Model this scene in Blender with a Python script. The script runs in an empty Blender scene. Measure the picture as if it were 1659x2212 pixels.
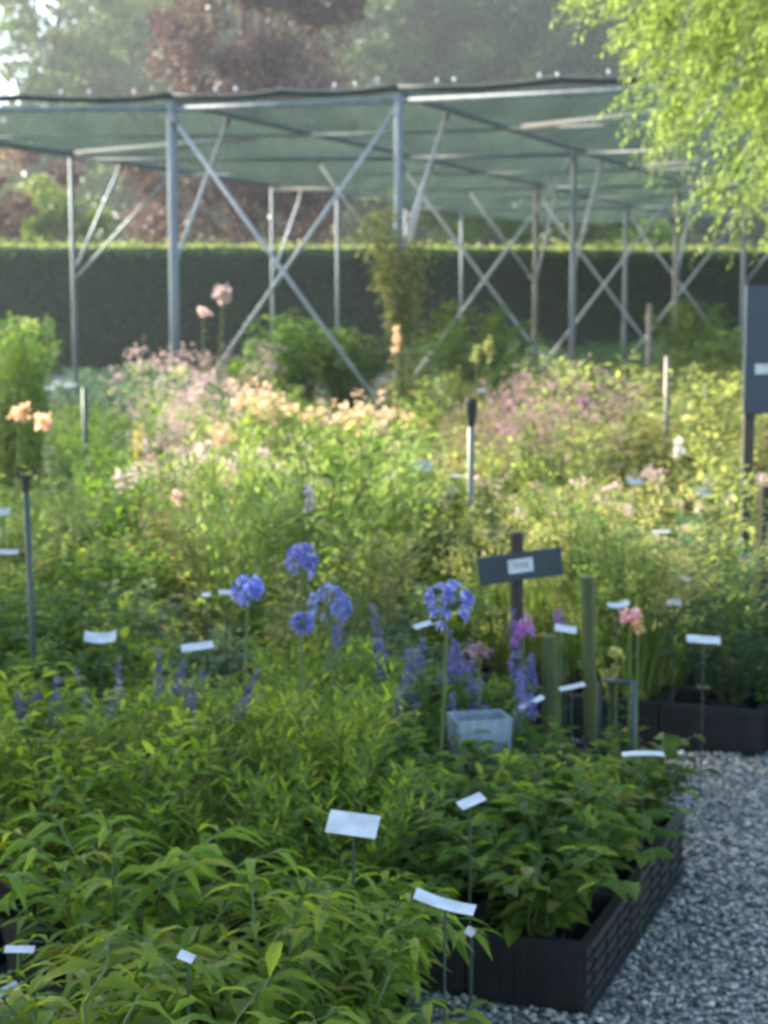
import bpy, math, random
import numpy as np
from mathutils import Vector, Matrix, noise
R = math.radians
scene = bpy.context.scene
COL = scene.collection

# ------------------------------------------------------------------ camera, sky, sun, exposure
F = 3700.0                      # focal length in pixels of a 1659 x 2212 picture
PITCH = math.atan(446 / F)
cam_d = bpy.data.cameras.new("camera")
cam = bpy.data.objects.new("camera", cam_d); COL.objects.link(cam); scene.camera = cam
cam_d.sensor_fit = 'VERTICAL'; cam_d.sensor_height = 36.0; cam_d.lens = 36.0 * F / 2212
cam_d.clip_start = 0.05; cam_d.clip_end = 2000
cam.location = (0, 0, 1.6); cam.rotation_euler = (math.pi / 2 - PITCH, 0, 0)
cam_d.dof.use_dof = True; cam_d.dof.focus_distance = 1.7; cam_d.dof.aperture_fstop = 9.5

SUN_DIR = Vector((-0.86, 0.51, 0)).normalized()      # horizontal direction towards the sun
SUN_EL = R(29)
world = bpy.data.worlds.new("World"); scene.world = world; world.use_nodes = True
wn = world.node_tree.nodes; wl = world.node_tree.links
sky = wn.new("ShaderNodeTexSky"); sky.sky_type = 'NISHITA'; sky.sun_disc = False
sky.sun_elevation = SUN_EL; sky.sun_rotation = math.atan2(SUN_DIR.x, SUN_DIR.y)
sky.air_density = 1.0; sky.dust_density = 1.5
wn["Background"].inputs[1].default_value = 0.15
wl.new(sky.outputs[0], wn["Background"].inputs[0])
sd = bpy.data.lights.new("sun", 'SUN'); sd.energy = 5.0; sd.angle = R(0.5); sd.color = (1.0, 0.92, 0.76)
sun = bpy.data.objects.new("sun", sd); COL.objects.link(sun)
to_sun = Vector((SUN_DIR.x * math.cos(SUN_EL), SUN_DIR.y * math.cos(SUN_EL), math.sin(SUN_EL)))
sun.rotation_euler = to_sun.to_track_quat('Z', 'Y').to_euler()
scene.view_settings.view_transform = 'Standard'; scene.view_settings.look = 'None'
scene.view_settings.exposure = 2.05; scene.view_settings.gamma = 1.0
scene.cycles.use_denoising = True
scene.cycles.max_bounces = 8; scene.cycles.transparent_max_bounces = 12
scene.cycles.volume_bounces = 0; scene.cycles.sample_clamp_indirect = 4.0
scene.cycles.caustics_reflective = False; scene.cycles.caustics_refractive = False

# ------------------------------------------------------------------ helpers
def ray(px, py):
    a = (px - 829.5) / F; b = -(py - 1106) / F
    c, s = math.cos(PITCH), math.sin(PITCH)
    return Vector((a, c + b * s, -s + b * c))          # per unit of depth along the axis
def at_y(px, py, y):
    r = ray(px, py); return Vector((0, 0, 1.6)) + r * (y / r.y)
def at_z(px, py, z):
    r = ray(px, py); return Vector((0, 0, 1.6)) + r * ((z - 1.6) / r.z)

def tag(o, label=None, cat=None, group=None, kind=None):
    if label: o["label"] = label
    if cat: o["category"] = cat
    if group: o["group"] = group
    if kind: o["kind"] = kind
    return o
def empty(name, loc=(0, 0, 0), rz=0.0):
    o = bpy.data.objects.new(name, None); o.empty_display_size = 0.1
    COL.objects.link(o); o.location = loc; o.rotation_euler = (0, 0, rz); return o
def link(name, me, parent=None, loc=None):
    o = bpy.data.objects.new(name, me); COL.objects.link(o)
    if parent is not None: o.parent = parent
    if loc is not None: o.location = loc
    return o

class MB:
    """collects verts/faces of one mesh"""
    def __init__(s): s.v = []; s.f = []; s.n = 0
    def add(s, v, f):
        v = np.asarray(v, float).reshape(-1, 3)
        s.v.append(v); s.f.extend([tuple(int(i) + s.n for i in q) for q in f]); s.n += len(v)
    def box(s, c, size, rz=0.0, tilt=None):
        h = [x / 2 for x in size]
        v = np.array([[x, y, z] for x in (-h[0], h[0]) for y in (-h[1], h[1]) for z in (-h[2], h[2])])
        m = Matrix.Rotation(rz, 3, 'Z')
        if tilt: m = m @ Matrix.Rotation(tilt[0], 3, 'X') @ Matrix.Rotation(tilt[1], 3, 'Y')
        v = v @ np.array(m).T + np.array(c)
        s.add(v, [(0, 1, 3, 2), (4, 6, 7, 5), (0, 4, 5, 1), (2, 3, 7, 6), (0, 2, 6, 4), (1, 5, 7, 3)])
    def tube(s, pts, r, n=8, cap=True):
        pts = [Vector(p) for p in pts]; rs = r if hasattr(r, '__len__') else [r] * len(pts)
        rings = []
        for i, p in enumerate(pts):
            d = (pts[min(i + 1, len(pts) - 1)] - pts[max(i - 1, 0)]).normalized()
            a = d.cross(Vector((0, 0, 1)) if abs(d.z) < 0.9 else Vector((1, 0, 0))).normalized(); b = d.cross(a)
            rings.append([p + (a * math.cos(2 * math.pi * k / n) + b * math.sin(2 * math.pi * k / n)) * rs[i] for k in range(n)])
        v = [q for r_ in rings for q in r_]; f = []
        for i in range(len(pts) - 1):
            for k in range(n):
                f.append((i * n + k, i * n + (k + 1) % n, (i + 1) * n + (k + 1) % n, (i + 1) * n + k))
        if cap: f.append(tuple(range(n))[::-1]); f.append(tuple((len(pts) - 1) * n + k for k in range(n)))
        s.add([tuple(q) for q in v], f)
    def lathe(s, prof, n=14, c=(0, 0, 0)):
        v = [(c[0] + r * math.cos(2 * math.pi * k / n), c[1] + r * math.sin(2 * math.pi * k / n), c[2] + z) for r, z in prof for k in range(n)]
        f = [(i * n + k, i * n + (k + 1) % n, (i + 1) * n + (k + 1) % n, (i + 1) * n + k) for i in range(len(prof) - 1) for k in range(n)]
        s.add(v, f)
    def mesh(s, name, mat, smooth=False):
        me = bpy.data.meshes.new(name)
        me.from_pydata(np.concatenate(s.v).tolist() if s.v else [], [], s.f)
        if mat: me.materials.append(mat)
        if smooth: me.polygons.foreach_set("use_smooth", [True] * len(me.polygons))
        me.update(); return me
    def build(s, name, mat, parent=None, loc=None, smooth=False):
        return link(name, s.mesh(name, mat, smooth), parent, loc)

def fast_mesh(name, V, Q, mat, smooth=True):
    """numpy quads/tris -> mesh"""
    me = bpy.data.meshes.new(name)
    V = np.asarray(V, np.float32).reshape(-1, 3); k = Q.shape[1]
    me.vertices.add(len(V)); me.vertices.foreach_set("co", V.ravel())
    me.loops.add(Q.size); me.loops.foreach_set("vertex_index", Q.astype(np.int32).ravel())
    me.polygons.add(len(Q)); me.polygons.foreach_set("loop_start", np.arange(0, Q.size, k, dtype=np.int32))
    me.polygons.foreach_set("loop_total", np.full(len(Q), k, np.int32))
    me.polygons.foreach_set("use_smooth", np.full(len(Q), smooth))
    me.materials.append(mat); me.update(calc_edges=True); me.validate(); return me

# ------------------------------------------------------------------ materials
def newmat(name):
    m = bpy.data.materials.new(name); m.use_nodes = True
    nt = m.node_tree; b = nt.nodes["Principled BSDF"]; return m, nt, b
def ramp(nt, stops):
    r = nt.nodes.new("ShaderNodeValToRGB"); e = r.color_ramp.elements
    while len(e) < len(stops): e.new(0.5)
    for el, (p, c) in zip(e, stops): el.position = p; el.color = (*c, 1)
    return r
_mats = {}
def leafmat(cols, transl=0.5, rough=0.55, tcol=None):
    """leaves or petals: a colour per leaf out of COLS, partly letting light through"""
    key = (tuple(cols), transl, rough, tcol)
    if key in _mats: return _mats[key]
    m, nt, b = newmat("leaf"); L = nt.links; N = nt.nodes
    g = N.new("ShaderNodeNewGeometry"); oi = N.new("ShaderNodeObjectInfo")
    ripe = any(tuple(cols) == tuple(v) for v in G.values())
    st_ = [(i / max(1, len(cols) - 1) * (.93 if ripe else 1), c) for i, c in enumerate(cols)]
    r = ramp(nt, st_ + ([(1.0, (.26, .20, .07))] if ripe else []))
    L.new(g.outputs["Random Per Island"], r.inputs[0])
    hsv = N.new("ShaderNodeHueSaturation")
    mr = N.new("ShaderNodeMapRange"); mr.inputs[3].default_value = 0.78; mr.inputs[4].default_value = 1.25
    L.new(oi.outputs["Random"], mr.inputs[0]); L.new(mr.outputs[0], hsv.inputs["Value"])
    mh = N.new("ShaderNodeMapRange"); mh.inputs[3].default_value = 0.485; mh.inputs[4].default_value = 0.515
    mm = N.new("ShaderNodeMath"); mm.operation = 'FRACT'; mu = N.new("ShaderNodeMath"); mu.operation = 'MULTIPLY'; mu.inputs[1].default_value = 7.3
    L.new(oi.outputs["Random"], mu.inputs[0]); L.new(mu.outputs[0], mm.inputs[0]); L.new(mm.outputs[0], mh.inputs[0]); L.new(mh.outputs[0], hsv.inputs["Hue"])
    L.new(r.outputs[0], hsv.inputs["Color"]); L.new(hsv.outputs[0], b.inputs["Base Color"])
    b.inputs["Roughness"].default_value = rough; b.inputs["Specular IOR Level"].default_value = 0.25
    t = N.new("ShaderNodeBsdfTranslucent"); mx = N.new("ShaderNodeMixShader"); mx.inputs[0].default_value = transl
    mc = N.new("ShaderNodeMix"); mc.data_type = 'RGBA'; mc.blend_type = 'MULTIPLY'; mc.inputs[0].default_value = 1.0
    mc.inputs[7].default_value = (*(tcol or (1.95, 1.9, 1.2)), 1); mc.clamp_result = False
    L.new(hsv.outputs[0], mc.inputs[6]); L.new(mc.outputs[2], t.inputs[0])
    L.new(b.outputs[0], mx.inputs[1]); L.new(t.outputs[0], mx.inputs[2])
    L.new(mx.outputs[0], N["Material Output"].inputs[0])
    _mats[key] = m; return m
def solid(name, c, rough=0.6, metal=0.0, var=0.25, scale=8.0, bump=0.0, c2=None, coords="Object", stretch=None):
    m, nt, b = newmat(name); L = nt.links; N = nt.nodes
    tc = N.new("ShaderNodeTexCoord"); no = N.new("ShaderNodeTexNoise"); no.inputs["Scale"].default_value = scale; no.inputs["Detail"].default_value = 6
    src = tc.outputs[coords]
    if stretch:
        mp = N.new("ShaderNodeMapping"); mp.inputs["Scale"].default_value = stretch; L.new(src, mp.inputs[0]); src = mp.outputs[0]
    L.new(src, no.inputs["Vector"])
    c2 = c2 or tuple(x * (1 - var) for x in c)
    r = ramp(nt, [(0.35, c2), (0.65, c)]); L.new(no.outputs["Fac"], r.inputs[0]); L.new(r.outputs[0], b.inputs["Base Color"])
    b.inputs["Roughness"].default_value = rough; b.inputs["Metallic"].default_value = metal
    if bump:
        bp = N.new("ShaderNodeBump"); bp.inputs["Strength"].default_value = bump; bp.inputs["Distance"].default_value = 0.01
        L.new(no.outputs["Fac"], bp.inputs["Height"]); L.new(bp.outputs[0], b.inputs["Normal"])
    return m
M = {}
M['galv'] = solid("galvanised", (0.24, 0.28, 0.30), 0.65, 0.15, 0.3, 14, c2=(0.16, 0.19, 0.20), stretch=(1, 1, 0.15))
M['galvl'] = solid("brace_tube", (0.42, 0.46, 0.48), 0.55, 0.2, 0.3, 14, c2=(0.30, 0.33, 0.34))
M['galvb'] = solid("weathered_tube", (0.26, 0.24, 0.20), 0.6, 0.3, 0.3, 14, c2=(0.18, 0.17, 0.15), stretch=(1, 1, 0.15))
M['pale'] = solid("pale_rail", (0.45, 0.42, 0.38), 0.6, 0.0, 0.2)
M['blackplastic'] = solid("black_plastic", (0.006, 0.006, 0.007), 0.6, 0, 0.4, 14, 0.1, c2=(0.014, 0.013, 0.012))
M['netroll'] = solid("net_roll", (0.035, 0.045, 0.045), 0.8, 0, 0.5, 20, 0.3)
M['clip'] = solid("clip", (0.7, 0.72, 0.72), 0.5, 0, 0.1)
M['card'] = solid("label_card", (0.58, 0.61, 0.63), 0.45, 0, 0.08, 22, c2=(0.40, 0.43, 0.43))
M['ink'] = solid("ink", (0.10, 0.11, 0.14), 0.7, 0, 0.1)
M['signboard'] = solid("sign_paint", (0.022, 0.040, 0.044), 0.55, 0, 0.3, 20, 0.1)
M['darkwood'] = solid("dark_post", (0.06, 0.048, 0.035), 0.8, 0, 0.5, 12, 0.5, c2=(0.025, 0.022, 0.016), stretch=(1, 1, 0.1))
M['mosswood'] = solid("mossy_wood", (0.13, 0.14, 0.035), 0.85, 0, 0.5, 10, 0.5, c2=(0.05, 0.07, 0.025), stretch=(1, 1, 0.2))
M['cane'] = solid("green_wire", (0.03, 0.06, 0.03), 0.5, 0, 0.2)
M['teal'] = solid("teal_pipe", (0.04, 0.07, 0.07), 0.5, 0, 0.2)
M['bark'] = solid("bark", (0.10, 0.085, 0.065), 0.9, 0, 0.5, 6, 0.8, c2=(0.04, 0.035, 0.03), stretch=(1, 1, 0.2))
M['soil'] = solid("compost", (0.03, 0.022, 0.016), 0.95, 0, 0.5, 40, 0.8)
M['sleeve'] = solid("sleeve", (0.26, 0.32, 0.37), 0.4, 0, 0.3, 12)
M['board'] = solid("board_paint", (0.026, 0.045, 0.070), 0.5, 0, 0.25, 6)
M['stalk'] = solid("stalk", (0.09, 0.14, 0.03), 0.6, 0, 0.3)
M['stone'] = None

def stone_mat():
    m, nt, b = newmat("gravel_stone"); L = nt.links; N = nt.nodes
    g = N.new("ShaderNodeNewGeometry")
    r = ramp(nt, [(0.0, (0.045, 0.050, 0.045)), (0.3, (0.20, 0.20, 0.17)), (0.6, (0.37, 0.365, 0.305)), (0.85, (0.58, 0.565, 0.48)), (0.95, (0.42, 0.33, 0.25)), (1.0, (0.70, 0.68, 0.62))])
    L.new(g.outputs["Random Per Island"], r.inputs[0])
    no = N.new("ShaderNodeTexNoise"); no.inputs["Scale"].default_value = 120
    mx = N.new("ShaderNodeMix"); mx.data_type = 'RGBA'; mx.blend_type = 'MULTIPLY'; mx.inputs[0].default_value = 0.5
    L.new(r.outputs[0], mx.inputs[6]); L.new(no.outputs["Color"], mx.inputs[7]); L.new(mx.outputs[2], b.inputs["Base Color"])
    b.inputs["Roughness"].default_value = 0.7; return m
M['stone'] = stone_mat()
def gravel_ground_mat():
    m, nt, b = newmat("gravel_ground"); L = nt.links; N = nt.nodes
    tc = N.new("ShaderNodeTexCoord"); vo = N.new("ShaderNodeTexVoronoi"); vo.inputs["Scale"].default_value = 60
    L.new(tc.outputs["Object"], vo.inputs["Vector"])
    sp = N.new("ShaderNodeSeparateColor"); L.new(vo.outputs["Color"], sp.inputs[0])
    r = ramp(nt, [(0.0, (0.05, 0.055, 0.05)), (0.5, (0.18, 0.19, 0.17)), (1.0, (0.46, 0.46, 0.42))]); L.new(sp.outputs[0], r.inputs[0])
    L.new(r.outputs[0], b.inputs["Base Color"])
    bp = N.new("ShaderNodeBump"); bp.invert = True; bp.inputs["Distance"].default_value = 0.01; L.new(vo.outputs["Distance"], bp.inputs["Height"]); L.new(bp.outputs[0], b.inputs["Normal"])
    b.inputs["Roughness"].default_value = 0.85; return m
def net_mat():
    m, nt, b = newmat("shade_net"); L = nt.links; N = nt.nodes
    no = N.new("ShaderNodeTexNoise"); no.inputs["Scale"].default_value = 0.8; no.inputs["Detail"].default_value = 5
    tc = N.new("ShaderNodeTexCoord"); mp = N.new("ShaderNodeMapping"); mp.inputs["Scale"].default_value = (3.0, 0.4, 1); L.new(tc.outputs["Object"], mp.inputs[0]); L.new(mp.outputs[0], no.inputs["Vector"])
    r = ramp(nt, [(0.3, (0.036, 0.058, 0.047)), (0.7, (0.06, 0.088, 0.071))]); L.new(no.outputs["Fac"], r.inputs[0])
    df = N.new("ShaderNodeBsdfDiffuse"); tr = N.new("ShaderNodeBsdfTranslucent"); tp = N.new("ShaderNodeBsdfTransparent")
    for q in (df, tr): L.new(r.outputs[0], q.inputs[0])
    a = N.new("ShaderNodeMixShader"); a.inputs[0].default_value = 0.6; L.new(df.outputs[0], a.inputs[1]); L.new(tr.outputs[0], a.inputs[2])
    c = N.new("ShaderNodeMixShader"); c.inputs[0].default_value = 0.2; L.new(a.outputs[0], c.inputs[1]); L.new(tp.outputs[0], c.inputs[2])
    L.new(c.outputs[0], N["Material Output"].inputs[0]); return m

# ------------------------------------------------------------------ leaf geometry (numpy)
def leaves(B, D, L, W, droop=0.3, fold=0.25, rows=3, rng=None, roll=0.5):
    """B (n,3) bases, D (n,3) directions, L, W (n,) sizes -> verts, quads; rows=1 gives a diamond quad"""
    n = len(B); D = D / (np.linalg.norm(D, axis=1, keepdims=True) + 1e-9)
    up = np.tile([0., 0., 1.], (n, 1)) + rng.normal(0, roll, (n, 3))
    S = np.cross(D, up); S /= (np.linalg.norm(S, axis=1, keepdims=True) + 1e-9)
    U = np.cross(S, D)
    dr = np.broadcast_to(np.asarray(droop, float), (n,))
    def spine(t): return B + D * (L * t)[:, None] + np.array([0, 0, -1.0]) * (dr * L * t * t)[:, None]
    if rows == 1:
        V = np.stack([B, spine(0.5) + S * (W * .5)[:, None], spine(1.0), spine(0.5) - S * (W * .5)[:, None]], 1).reshape(-1, 3)
        Q = np.arange(n * 4).reshape(n, 4); return V, Q
    ts = np.linspace(0, 1, rows + 1); prof = np.sin(np.pi * np.clip(ts ** 0.8, 0, 1)) ; prof[0] = 0.08; prof[-1] = 0.02
    vs = []
    for t, p in zip(ts, prof):
        c = spine(t); e = U * (W * p * fold)[:, None]
        vs += [c - S * (W * p * .5)[:, None] + e, c, c + S * (W * p * .5)[:, None] + e]
    V = np.stack(vs, 1).reshape(-1, 3)
    q = []
    for k in range(rows):
        a = 3 * k
        q += [(a, a + 1, a + 4, a + 3), (a + 1, a + 2, a + 5, a + 4)]
    Q = (np.arange(n)[:, None, None] * (3 * (rows + 1)) + np.array(q)[None]).reshape(-1, 4)
    return V, Q
def join(parts):
    off = 0; V = []; Q = []
    for v, q in parts: V.append(v); Q.append(q + off); off += len(v)
    return np.concatenate(V), np.concatenate(Q)
def stem_paths(rng, n, h, r0, spread, k=7, curve=1.6, hv=0.2, wob=0.02):
    a = rng.uniform(0, 2 * np.pi, n); rr = r0 * np.sqrt(rng.uniform(0, 1, n))
    sp = spread * np.sqrt(rng.uniform(0.02, 1, n)); hh = h * (1 - hv * rng.uniform(0, 1, n)) * (1 - 0.35 * (sp / (spread + 1e-6)) ** 2 * min(1, spread / max(h, .01) * 1.2))
    t = np.linspace(0, 1, k)[None, :]
    x = rr[:, None] * np.cos(a)[:, None] + (sp[:, None] * np.cos(a)[:, None]) * t ** curve
    y = rr[:, None] * np.sin(a)[:, None] + (sp[:, None] * np.sin(a)[:, None]) * t ** curve
    z = hh[:, None] * np.sin(t * np.pi / 2 * 0.92) / np.sin(np.pi / 2 * .92)
    P = np.stack([x, y, z + 0 * x], 2); P[:, 1:, :2] += rng.normal(0, wob, (n, k - 1, 2)) * h
    return P
def tubes(P, r0, r1=None, sides=3):
    n, k, _ = P.shape; r1 = r0 * .5 if r1 is None else r1
    rad = np.linspace(r0, r1, k)[None, :, None]
    ang = 2 * np.pi * np.arange(sides) / sides
    V = np.stack([P + rad * np.stack([np.full((n, k), math.cos(a)), np.full((n, k), math.sin(a)), np.zeros((n, k))], 2) for a in ang], 2)
    V = V.reshape(-1, 3); Q = []
    base = (np.arange(n) * k * sides)[:, None, None, None] + (np.arange(k - 1) * sides)[None, :, None, None]
    q = np.array([[s, (s + 1) % sides, sides + (s + 1) % sides, sides + s] for s in range(sides)])[None, None]
    return V, (base + q).reshape(-1, 4)
def sample_path(P, t):
    """P (n,k,3), t (n,m) -> points and tangents (n,m,3)"""
    n, k, _ = P.shape; x = t * (k - 1); i = np.clip(x.astype(int), 0, k - 2); f = (x - i)[..., None]
    idx = np.arange(n)[:, None]; a = P[idx, i]; b = P[idx, i + 1]
    return a + (b - a) * f, (b - a)

G = {'lance': [(.07, .13, .012), (.15, .235, .018), (.28, .34, .04)],
     'lime': [(.10, .18, .04), (.16, .25, .065), (.26, .33, .12)],
     'mid': [(.042, .09, .013), (.08, .15, .019), (.135, .21, .03)],
     'dark': [(.035, .075, .012), (.075, .14, .016), (.14, .21, .025)],
     'olive': [(.045, .08, .014), (.09, .13, .02), (.17, .20, .03)],
     'yg': [(.07, .125, .025), (.12, .19, .04), (.20, .27, .07)],
     'pale': [(.13, .18, .06), (.20, .25, .09), (.30, .33, .13)],
     'silver': [(.08, .13, .075), (.12, .18, .11), (.18, .24, .16)],
     'blue': [(.03, .075, .045), (.05, .11, .065), (.08, .15, .10)],
     'gold': [(.08, .125, .03), (.14, .19, .05), (.23, .26, .10), (.30, .27, .15)],
     'brown': [(.08, .07, .03), (.15, .11, .05), (.22, .14, .07)],
     'copper': [(.042, .021, .026), (.080, .042, .046), (.16, .092, .086)]}
FL = {'lilac': [(.34, .31, .46), (.50, .46, .58)], 'pink': [(.62, .30, .34), (.75, .48, .48)], 'peach': [(.66, .42, .24), (.74, .56, .40)], 'white': [(.82, .80, .78), (.85, .84, .80)],
      'wpink': [(.58, .42, .42), (.68, .58, .54)], 'blue': [(.16, .17, .50), (.28, .31, .64), (.48, .52, .80)], 'violet': [(.10, .09, .24), (.16, .14, .32), (.20, .18, .40)], 'bspike': [(.11, .11, .32), (.17, .17, .40), (.24, .20, .42)],
      'purple': [(.30, .10, .36), (.46, .22, .50)], 'mauve': [(.16, .10, .12), (.30, .18, .22), (.30, .22, .14)], 'rust': [(.22, .14, .08), (.36, .24, .14), (.30, .26, .10)],
      'yellow': [(.44, .42, .10), (.52, .50, .16)], 'straw': [(.36, .36, .10), (.5, .48, .18)], 'orange': [(.55, .34, .14), (.6, .42, .2)],
      'plume': [(.34, .25, .24), (.50, .38, .35)], 'lime': [(.30, .36, .10), (.42, .46, .16)]}

def foliage_mesh(rng, P, per, L, W, tilt=0.5, droop=0.35, rows=3, t0=0.12, g='mid', taper=0.4, whorl=False, fold=.25):
    n = P.shape[0]
    t = np.sort(t0 + (1 - t0) * (np.arange(per)[None] + rng.uniform(0, .8, (n, per))) / per, 1); t = np.clip(t, 0, .999)
    pos, tan = sample_path(P, t); pos = pos.reshape(-1, 3); tan = tan.reshape(-1, 3); tan /= np.linalg.norm(tan, axis=1, keepdims=True)
    ang = (rng.uniform(0, 6.28, (n, 1)) + np.arange(per)[None] * 2.4 + rng.normal(0, .3, (n, per))).reshape(-1)
    out = np.stack([np.cos(ang), np.sin(ang), np.zeros_like(ang)], 1)
    D = out + tan * (tilt + rng.normal(0, .2, len(ang)))[:, None]
    s = (1 - taper * t.reshape(-1)) * rng.uniform(.7, 1.15, len(ang))
    return leaves(pos, D, L * s, W * s, droop, fold, rows, rng, .25)
def ball(rng, C, r, n, size, rows=1, flat=1.0):
    """small petals over little balls centred at C (m,3)"""
    m = len(C); d = rng.normal(0, 1, (m, n, 3)); d /= np.linalg.norm(d, axis=2, keepdims=True)
    B = (C[:, None] + d * np.array([1, 1, flat]) * (r * rng.uniform(.55, 1, (m, n)))[..., None]).reshape(-1, 3)
    D = (d + rng.normal(0, .6, d.shape)).reshape(-1, 3)
    s = size * rng.uniform(.6, 1.2, len(B))
    return leaves(B, D, s, s * .8, 0, .2, rows, rng, 1)

_pot = {}
def pot_mesh(r=.09, h=.16):
    if (r, h) in _pot: return _pot[(r, h)]
    b = MB(); b.lathe([(r * .78, 0.0), (r * .97, h * .88), (r * 1.04, h * .885), (r * 1.05, h), (r * .97, h), (r * .95, h * .9), (0.001, h * .9)], 14)
    me = b.mesh("pot", M['blackplastic'], False); _pot[(r, h)] = me; return me

def species(kind, seed, h=.5, g='mid', fl=None, w=None, fine=1.0, lod=0, dens=1.0, fsize=1.0, nf=None):
    """-> list of (part name, mesh); heights above the pot"""
    rng = np.random.default_rng(seed); out = []; rows = 1 if lod else 3
    lm = leafmat(G[g]); st = M['stalk']
    def put(name, vq, mat): out.append((name, fast_mesh(name, vq[0], vq[1], mat)))
    w = w or h * .4
    N = lambda x: max(1, int(x * dens))
    if kind == 'lance':       # arching peach-like leaves up leafy stems
        P = stem_paths(rng, N(13), h * .92, .05, w, wob=.012); put('stem', tubes(P, .004), st)
        put('foliage', foliage_mesh(rng, P, 17, .125 * fine, .026 * fine, .75, .55, rows, .1, g, .25), lm)
    elif kind == 'broad':
        P = stem_paths(rng, N(14), h * .9, .05, w, wob=.02); put('stem', tubes(P, .0035), st)
        put('foliage', foliage_mesh(rng, P, 10, .085 * fine, .045 * fine, .45, .25, rows, .04, g, .2), lm)
    elif kind == 'leafy':     # upright stems with medium leaves
        P = stem_paths(rng, N(15), h, .05, w * .8, wob=.015); put('stem', tubes(P, .003), st)
        put('foliage', foliage_mesh(rng, P, 18, .075 * fine, .021 * fine, .8, .25, rows, .08, g, .4), lm)
    elif kind == 'blade':
        n = N(150); P = stem_paths(rng, n, h, .05, w, curve=2.0, hv=.5, wob=.0)
        B = P[:, 0]; D = P[:, 3] - B; Lg = np.linalg.norm(P[:, -1] - B, axis=1) * 1.05
        put('foliage', leaves(B, D, Lg, np.full(n, .008 * fine), rng.uniform(.1, .45, n), .2, 4 if not lod else 2, rng, .3), lm)
    elif kind == 'feather':   # dense upright ferny stems
        P = stem_paths(rng, N(34), h, .07, w, curve=1.3, wob=.006); put('stem', tubes(P, .0025), st)
        put('foliage', foliage_mesh(rng, P, 26, .055 * fine, .010 * fine, .9, .1, 1, .12, g, .35), lm)
    elif kind == 'bush':
        P = stem_paths(rng, N(30), h, .04, w, curve=1.0, hv=.35, wob=.03); put('stem', tubes(P, .0035), st)
        put('foliage', foliage_mesh(rng, P, 26, .045 * fine, .022 * fine, .4, .15, 1 if lod else 2, .1, g, .1), lm)
    elif kind == 'airy':      # tall loose grass with seed heads
        n = N(110); P = stem_paths(rng, n, h, .11, w * .9, curve=1.8, hv=.45, wob=.004)
        B = P[:, 0]; D = P[:, 3] - B; Lg = np.linalg.norm(P[:, -1] - B, axis=1)
        put('foliage', join([leaves(B, D, Lg * .8, np.full(n, .006 * fine), .25, .2, 3, rng, .3), tubes(P[:40], .0012)]), lm)
        pos, tan = sample_path(P[:60], rng.uniform(.72, 1, (min(60, n), 14)).clip(0, .999))
        put('seed_head', ball(rng, pos.reshape(-1, 3)[::2], .02, 2, .014), leafmat(FL[fl or 'straw'], .4, .7, (1.3, 1.2, 1.0)))
        return out
    elif kind == 'strap':     # agapanthus leaves
        n = N(36); P = stem_paths(rng, n, h * .5, .05, w, curve=1.6, hv=.3, wob=0)
        B = P[:, 0]; D = P[:, 3] - B; Lg = np.linalg.norm(P[:, -1] - B, axis=1) * 1.15
        put('foliage', leaves(B, D, Lg, np.full(n, .022), .4, .3, 4, rng, .2), lm)
    if fl:
        tips = P[:, -1]; fm = leafmat(FL[fl], .35, .6, (1.25, 1.2, 1.2))
        kindf = {'lance': 'cluster', 'broad': 'cluster', 'leafy': 'cluster', 'blade': 'spike', 'feather': 'spike', 'bush': 'cluster'}[kind]
        kindf = {'plume': 'plume', 'mauve': 'haze', 'rust': 'haze', 'violet': 'spike', 'bspike': 'spike'}.get(fl, kindf)
        m = len(tips)
        if kindf == 'cluster':
            k = min(m, nf or N(5)); C = tips[:k] + np.array([0, 0, .02]); C = (C[:, None] + rng.normal(0, .022 * fsize, (k, 5, 3)) * [1, 1, .5]).reshape(-1, 3)
            put('blossom', ball(rng, C, .016 * fsize, 12, .016 * fsize), fm)
        elif kindf == 'spike':
            k = min(m, nf or N(4)); t = np.linspace(0, 1, 22)[None, :, None] * rng.uniform(.55, 1.3, (k, 1, 1))
            tip = tips[:k, None]; C = (tip + (np.array([0, 0, 1]) + rng.normal(0, .13, (k, 1, 3))) * (.16 * fsize * t) + rng.normal(0, .003, (k, 22, 3))).reshape(-1, 3)
            sz = np.tile(1 - .75 * np.linspace(0, 1, 22), k)
            d = rng.normal(0, 1, (len(C), 7, 3)); d[..., 2] *= .3; d /= np.linalg.norm(d, axis=2, keepdims=True)
            B = (C[:, None] + d * (.008 * fsize * sz)[:, None, None]).reshape(-1, 3); s = np.repeat(.014 * fsize * (.4 + .6 * sz), 7)
            put('blossom', leaves(B, d.reshape(-1, 3), s, s * .9, 0, .2, 1, rng, 1), fm)
        else:
            k = min(m, nf or N(10)); n2 = 40 if kindf == 'haze' else 24; hh = .26 if kindf == 'haze' else .17
            t = rng.uniform(0, 1, (k, n2, 1)); wdt = (.07 if kindf == 'haze' else .028) * np.sin(np.pi * (t * .9 + .08)) * fsize
            C = (tips[:k, None] + np.array([0, 0, 1]) * (hh * t - .06) + rng.normal(0, 1, (k, n2, 3)) * wdt).reshape(-1, 3)
            put('blossom', ball(rng, C, .006, 2, .012 * fsize), fm)
    return out

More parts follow.
